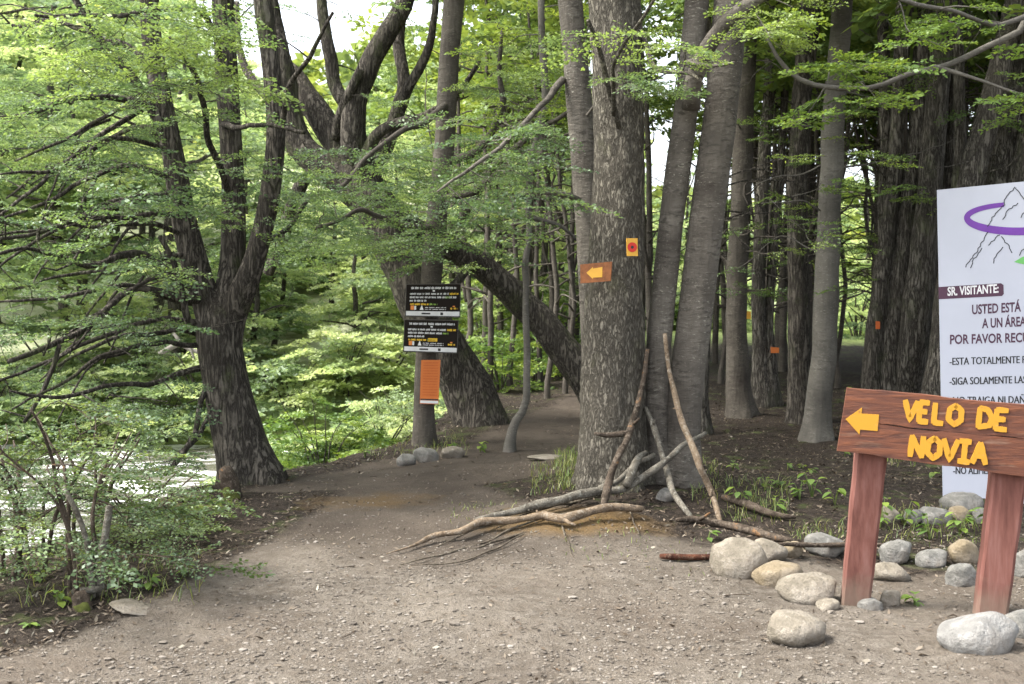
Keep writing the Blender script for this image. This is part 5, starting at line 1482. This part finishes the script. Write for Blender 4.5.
# ------------------------------------------------------------------ shrubs and plants in front
def near_shrub(px, py, h, rad, n, label, seed, stems, lean=0.0, size=.26):
    g = G(px, py); T = Tree(SPRAYS, seed=seed); r = random.Random(seed)
    for s in range(stems):
        a = r.uniform(0, 6.28); L = rad * r.uniform(.25, .9); r0 = .013 * r.uniform(.7, 1.2)
        T.stem([(g[0] + math.cos(a) * .06, g[1] + math.sin(a) * .06, g[2] - .05, r0), (g[0] + math.cos(a) * L * .35 + lean * .4, g[1] + math.sin(a) * L * .35, g[2] + h * .45, r0 * .75), (g[0] + math.cos(a) * L + lean, g[1] + math.sin(a) * L, g[2] + h * r.uniform(.75, 1), r0 * .3)], 7, 'stem', wobble=.05)
    rg = np.random.default_rng(seed); tg = []
    while len(tg) < n:
        p = rg.uniform(-1, 1, 3); p[2] = abs(p[2])
        if .25 < np.linalg.norm(p) < 1.05: tg.append((g[0] + p[0] * rad + lean * p[2], g[1] + p[1] * rad * .8, g[2] + (.12 + .88 * p[2]) * h))
    T.fill(np.array(tg), size, 3, (0.0, 0.9), maxlen=1.2, rmax=.007, tw_sides=5)
    return T.build('leafy_shrub', label, 'shrub', g, M['wood_brown'], M['leaf_shrub'], 'shrubs on the near riverbank')
near_shrub(88, 600, 1.0, .6, 46, 'open shrub with two pale cut stems beside the flat stone', 601, 4, -.1)
near_shrub(30, 575, .85, .8, 52, 'dense grey green shrub at the edge of the near riverbank', 602, 7)
near_shrub(140, 545, .4, .45, 40, 'low grey green shrub behind the open shrub with cut stems', 603, 6)
near_shrub(-20, 560, 1.2, .8, 46, 'tall shrub cut off by the picture edge on the near riverbank', 604, 7)
near_shrub(90, 535, .7, .6, 44, 'shrub leaning over the water below the riverbank tree', 605, 7)
near_shrub(185, 525, .22, .28, 24, 'tiny shrub at the bank left of the mossy stump', 606, 5)
# cut shrub stems as poles
for kk, (rr, lab) in enumerate([([(97, 598, 10), (98, 560, 9), (104, 535, 9), (110, 505, 8)], 'pale cut pole of the open shrub'), ([(92, 598, 7), (88, 560, 7), (78, 520, 6), (60, 485, 5)], 'thin leaning stem beside the pale cut pole')]):
    g = G(rr[0][0], rr[0][1]); rows = S(g[1], *rr); rows[0] = (rows[0][0], rows[0][1], g[2] - .05, rows[0][3])
    stick(lab, rows, 'wood_grey', 9, .02, name='shrub_stem', group=None)
stick('mossy cut branch lying at the foot of the open shrub', GS((74, 600, 12, .02), (88, 601, 12, .03), (102, 599, 9, .03)), 'wood_grey', 10, .01, name='fallen_branch', group=None)

def plant(px, py, h, n, label, seed, leaf_len=.065, mat='leaf_fresh', group='small plants on the shaded ground'):
    g = G(px, py); r = random.Random(seed); b = MB(); st = MB()
    for s in range(n):
        a = r.uniform(0, 6.28); t = r.uniform(.25, 1); top = g + np.array([math.cos(a) * h * .35 * t, math.sin(a) * h * .35 * t, h * t])
        tube(st, spline([(*(g - [0, 0, .02]), .003), (*((g + top) / 2 + [0, 0, h * .08]), .0025), (*top, .0015)], .05), 4, 0, caps=False)
        L = leaf_len * r.uniform(.6, 1.1); W_ = L * .38
        dv = np.array([math.cos(a), math.sin(a), r.uniform(-.35, .35)]); sv = np.array([-math.sin(a), math.cos(a), 0]); up = np.array([0, 0, 1])
        pts = []
        for tt, ww in ((0, .1), (.25, .8), (.5, 1), (.78, .65), (1, .03)):
            c_ = top + dv * L * tt - up * L * .3 * tt * tt
            pts += [c_ - sv * W_ * ww + up * W_ * ww * .25, c_, c_ + sv * W_ * ww + up * W_ * ww * .25]
        q = [[3 * i + j, 3 * i + j + 1, 3 * i + j + 4, 3 * i + j + 3] for i in range(4) for j in range(2)]
        b.add(np.array(pts), [np.array(q)], np.full(8, r.uniform(0, .9)))
    t = thing('woodland_plant', label, 'plant', g, group)
    part('stems', st, M['grass'], t); part('leaves', b, M[mat], t)
PL = [(800, 500, .14, 8, 'small broad leaved seedling on the dark earth left of the wooden sign'), (812, 498, .17, 8, 'upright seedling with paired leaves on the dark earth'),
      (835, 505, .12, 7, 'low seedling just left of the left sign post'), (765, 490, .1, 6, 'sprig of green leaves right of the tan leaning stick'), (775, 512, .1, 7, 'bright leafed plant by the half hidden dark log'),
      (708, 540, .06, 4, 'single bright leaf plant in front of the thick dark log'), (930, 540, .16, 14, 'leafy weed clump between the two sign posts'), (960, 535, .16, 12, 'leafy weed left of the yellow brown stone'),
      (880, 528, .2, 12, 'weed tuft right of the left sign post'), (905, 525, .15, 10, 'ground weed in front of the pale flat stone'), (915, 606, .05, 6, 'tiny green sprout in the gravel between the sign posts'),
      (990, 530, .15, 10, 'weed by the foot of the right sign post'), (60, 606, .08, 12, 'clump of leaves around the cut stump'), (30, 628, .03, 6, 'flat green sprout at the gravel edge'), (150, 590, .06, 8, 'yellow green sprout right of the flat stone'),
      (185, 575, .06, 7, 'yellow green seedlings on the bank litter'), (120, 585, .07, 8, 'leafy sprout at the foot of the pale cut pole'), (170, 560, .06, 8, 'green sprig in the bank litter behind the slab'), (40, 583, .05, 5, 'lone yellow leafed sprout in the bank litter'),
      (285, 478, .12, 8, 'sprout beside the root of the riverbank tree'), (205, 500, .2, 14, 'bright weed clump left of the mossy stump'), (365, 458, .2, 10, 'weed at the path edge left of the panel stones'),
      (870, 470, .2, 10, 'weed under the wooden board left end'), (850, 400, .2, 9, 'low weed in the wood behind the board left end'), (740, 505, .14, 9, 'green sprig between the leaning stick and the dark log'), (480, 452, .1, 8, 'moss sprout at the foot of the gnarled tree'), (450, 450, .1, 6, 'sprout right of the panel stones')]
for kk, a in enumerate(PL): plant(*a, seed=700 + kk, leaf_len=.065 if a[0] > 250 else .05)
for kk in range(10):
    plant(rnd.uniform(720, 935), rnd.uniform(430, 488), rnd.uniform(.04, .09), 6, 'scattered low sprout on the dark forest floor left of the notice board', 760 + kk, .06, 'leaf_forest', 'sprouts on the forest floor')

# grass tufts
gb = MB()
def blades(px0, px1, py0, py1, n, h0, h1, seed):
    r = np.random.default_rng(seed)
    for _ in range(n):
        x, y = r.uniform(px0, px1), r.uniform(py0, py1)
        rr = ray(x, y); d = CAMZ / max(.02, -(rr[2] / rr[1])); gx_, gy_ = rr[0] / rr[1] * d, d
        a = r.uniform(0, 6.28); h = r.uniform(h0, h1); ln = r.uniform(.4, 1.2) * h; w = .0022
        p = np.array([gx_, gy_, float(H(gx_, gy_)) - .01]); s = np.array([-math.sin(a), math.cos(a), 0]) * w; dv = np.array([math.cos(a), math.sin(a), 0])
        p1 = p + [0, 0, h * .6] + dv * ln * .35; p2 = p + [0, 0, h * .9] + dv * ln
        gb.add([p - s, p + s, p1 + s * .8, p1 - s * .8, p2], [np.array([[0, 1, 2, 3]]), np.array([[3, 2, 4]])], r.uniform(0, 1))
blades(555, 605, 470, 508, 520, .04, .13, 1); blades(530, 580, 488, 510, 260, .04, .10, 2); blades(600, 640, 500, 515, 120, .04, .12, 3)
blades(690, 720, 480, 520, 120, .04, .12, 4); blades(790, 850, 530, 545, 150, .03, .08, 5); blades(880, 990, 515, 545, 300, .03, .10, 6)
blades(450, 520, 512, 540, 90, .02, .05, 7); blades(560, 650, 540, 565, 60, .02, .05, 8); blades(725, 790, 495, 530, 260, .04, .1, 9)
blades(860, 930, 300 + 130, 300 + 170, 160, .06, .16, 11); blades(20, 200, 560, 610, 260, .04, .12, 12); blades(370, 470, 440, 462, 200, .05, .14, 13)
blades(640, 720, 545, 580, 30, .02, .04, 14)
single('grass', gb, M['grass'], 'thin grass blades scattered at tree feet and between stones', 'grass', kind='stuff', smooth=False)

# gravel on the clearing and dry leaf litter under the trees
ICO = np.array([[0, 0, 1], [.894, 0, .447], [.276, .851, .447], [-.724, .526, .447], [-.724, -.526, .447], [.276, -.851, .447], [.724, .526, -.447], [-.276, .851, -.447], [-.894, 0, -.447], [-.276, -.851, -.447], [.724, -.526, -.447], [0, 0, -1]])
ICF = np.array([[0, 1, 2], [0, 2, 3], [0, 3, 4], [0, 4, 5], [0, 5, 1], [1, 6, 2], [2, 7, 3], [3, 8, 4], [4, 9, 5], [5, 10, 1], [6, 7, 2], [7, 8, 3], [8, 9, 4], [9, 10, 5], [10, 6, 1], [11, 7, 6], [11, 8, 7], [11, 9, 8], [11, 10, 9], [11, 6, 10]])
r4 = np.random.default_rng(17)
N = 56000
yy = 3.9 + 5.5 * r4.uniform(0, 1, N) ** 1.5; xx = (r4.uniform(-60, 1090, N) - CX) / F * yy
keep = (path_mask(xx, yy) + r4.normal(0, .12, N) > .35) | ((xx > 1.0) & (yy < 7.2))
keep &= (yy < 6.6 + r4.normal(0, .5, N)) | (r4.uniform(0, 1, N) < .22) | (xx > 1.0)
keep &= fbm(xx * 1.1, yy * 1.1, seed=50) + r4.normal(0, .3, N) > -.15
xx, yy = xx[keep], yy[keep]; N = len(xx)
sz = .0028 + .0075 * r4.uniform(0, 1, N) ** 3 + .012 * (r4.uniform(0, 1, N) >.993)
sc3 = r4.uniform(.6, 1.3, (N, 1, 3)) * [1, 1, .45]
vv = ICO[None] * (1 + r4.uniform(-.25, .25, (N, 12, 1))) * sc3 * sz[:, None, None]
an = r4.uniform(0, 6.28, N); ca, sa = np.cos(an)[:, None], np.sin(an)[:, None]
vx = vv[..., 0] * ca - vv[..., 1] * sa; vy = vv[..., 0] * sa + vv[..., 1] * ca
vv = np.stack([vx + xx[:, None], vy + yy[:, None], vv[..., 2] + (H(xx, yy) + sz * .25)[:, None]], -1)
b = MB(); b.add(vv.reshape(-1, 3), [(ICF[None] + 12 * np.arange(N)[:, None, None]).reshape(-1, 3)], np.repeat(np.clip(r4.normal(.45, .33, N), 0, 1), 20))
single('gravel', b, M['pebble'], 'fine loose gravel scattered over the trodden clearing', 'gravel', kind='stuff', smooth=False)

N = 48000
yy = 4.0 + 14 * r4.uniform(0, 1, N) ** 1.2; xx = (r4.uniform(-60, 1090, N) - CX) / F * yy
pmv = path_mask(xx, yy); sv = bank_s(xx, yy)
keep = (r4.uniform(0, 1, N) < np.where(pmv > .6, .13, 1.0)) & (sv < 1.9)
xx, yy = xx[keep], yy[keep]; N = len(xx)
L = r4.uniform(.008, .022, N); a = r4.uniform(0, 6.28, N); tl = r4.normal(0, .35, (N, 2))
d1 = np.stack([np.cos(a), np.sin(a), tl[:, 0]], 1) * L[:, None]; d2 = np.stack([-np.sin(a), np.cos(a), tl[:, 1]], 1) * (L * r4.uniform(.2, .45, N))[:, None]
c0 = np.stack([xx, yy, H(xx, yy) + .008], 1)
vv = np.stack([c0 - d1, c0 + d2, c0 + d1, c0 - d2], 1)
b = MB(); b.add(vv.reshape(-1, 3), [np.arange(N * 4).reshape(-1, 4)], r4.uniform(0, 1, N))
single('leaf_litter', b, M['litter'], 'dry brown leaves and bark bits strewn under the trees', 'leaf litter', kind='stuff', smooth=False)
# fine dead twigs
tb = MB(); N = 420
for _ in range(N):
    y = 4.2 + 10 * r4.uniform() ** 1.3; x = (r4.uniform(-40, 1060) - CX) / F * y
    if bank_s(x, y) > 1.4 or (path_mask(x, y) > .6 and r4.uniform() > .16): continue
    a = r4.uniform(0, 6.28); l = r4.uniform(.03, .16); z = float(H(x, y)) + .008; bnd = r4.normal(0, .02)
    tube(tb, np.array([(x, y, z, .003), (x + math.cos(a) * l * .5 + bnd, y + math.sin(a) * l * .5, z + .004, .0026), (x + math.cos(a) * l, y + math.sin(a) * l, z + .002, .0015)]), 4, 0, caps=False)
single('twig_litter', tb, M['wood_brown'], 'thin dead twigs strewn over the ground', 'twigs', kind='stuff')
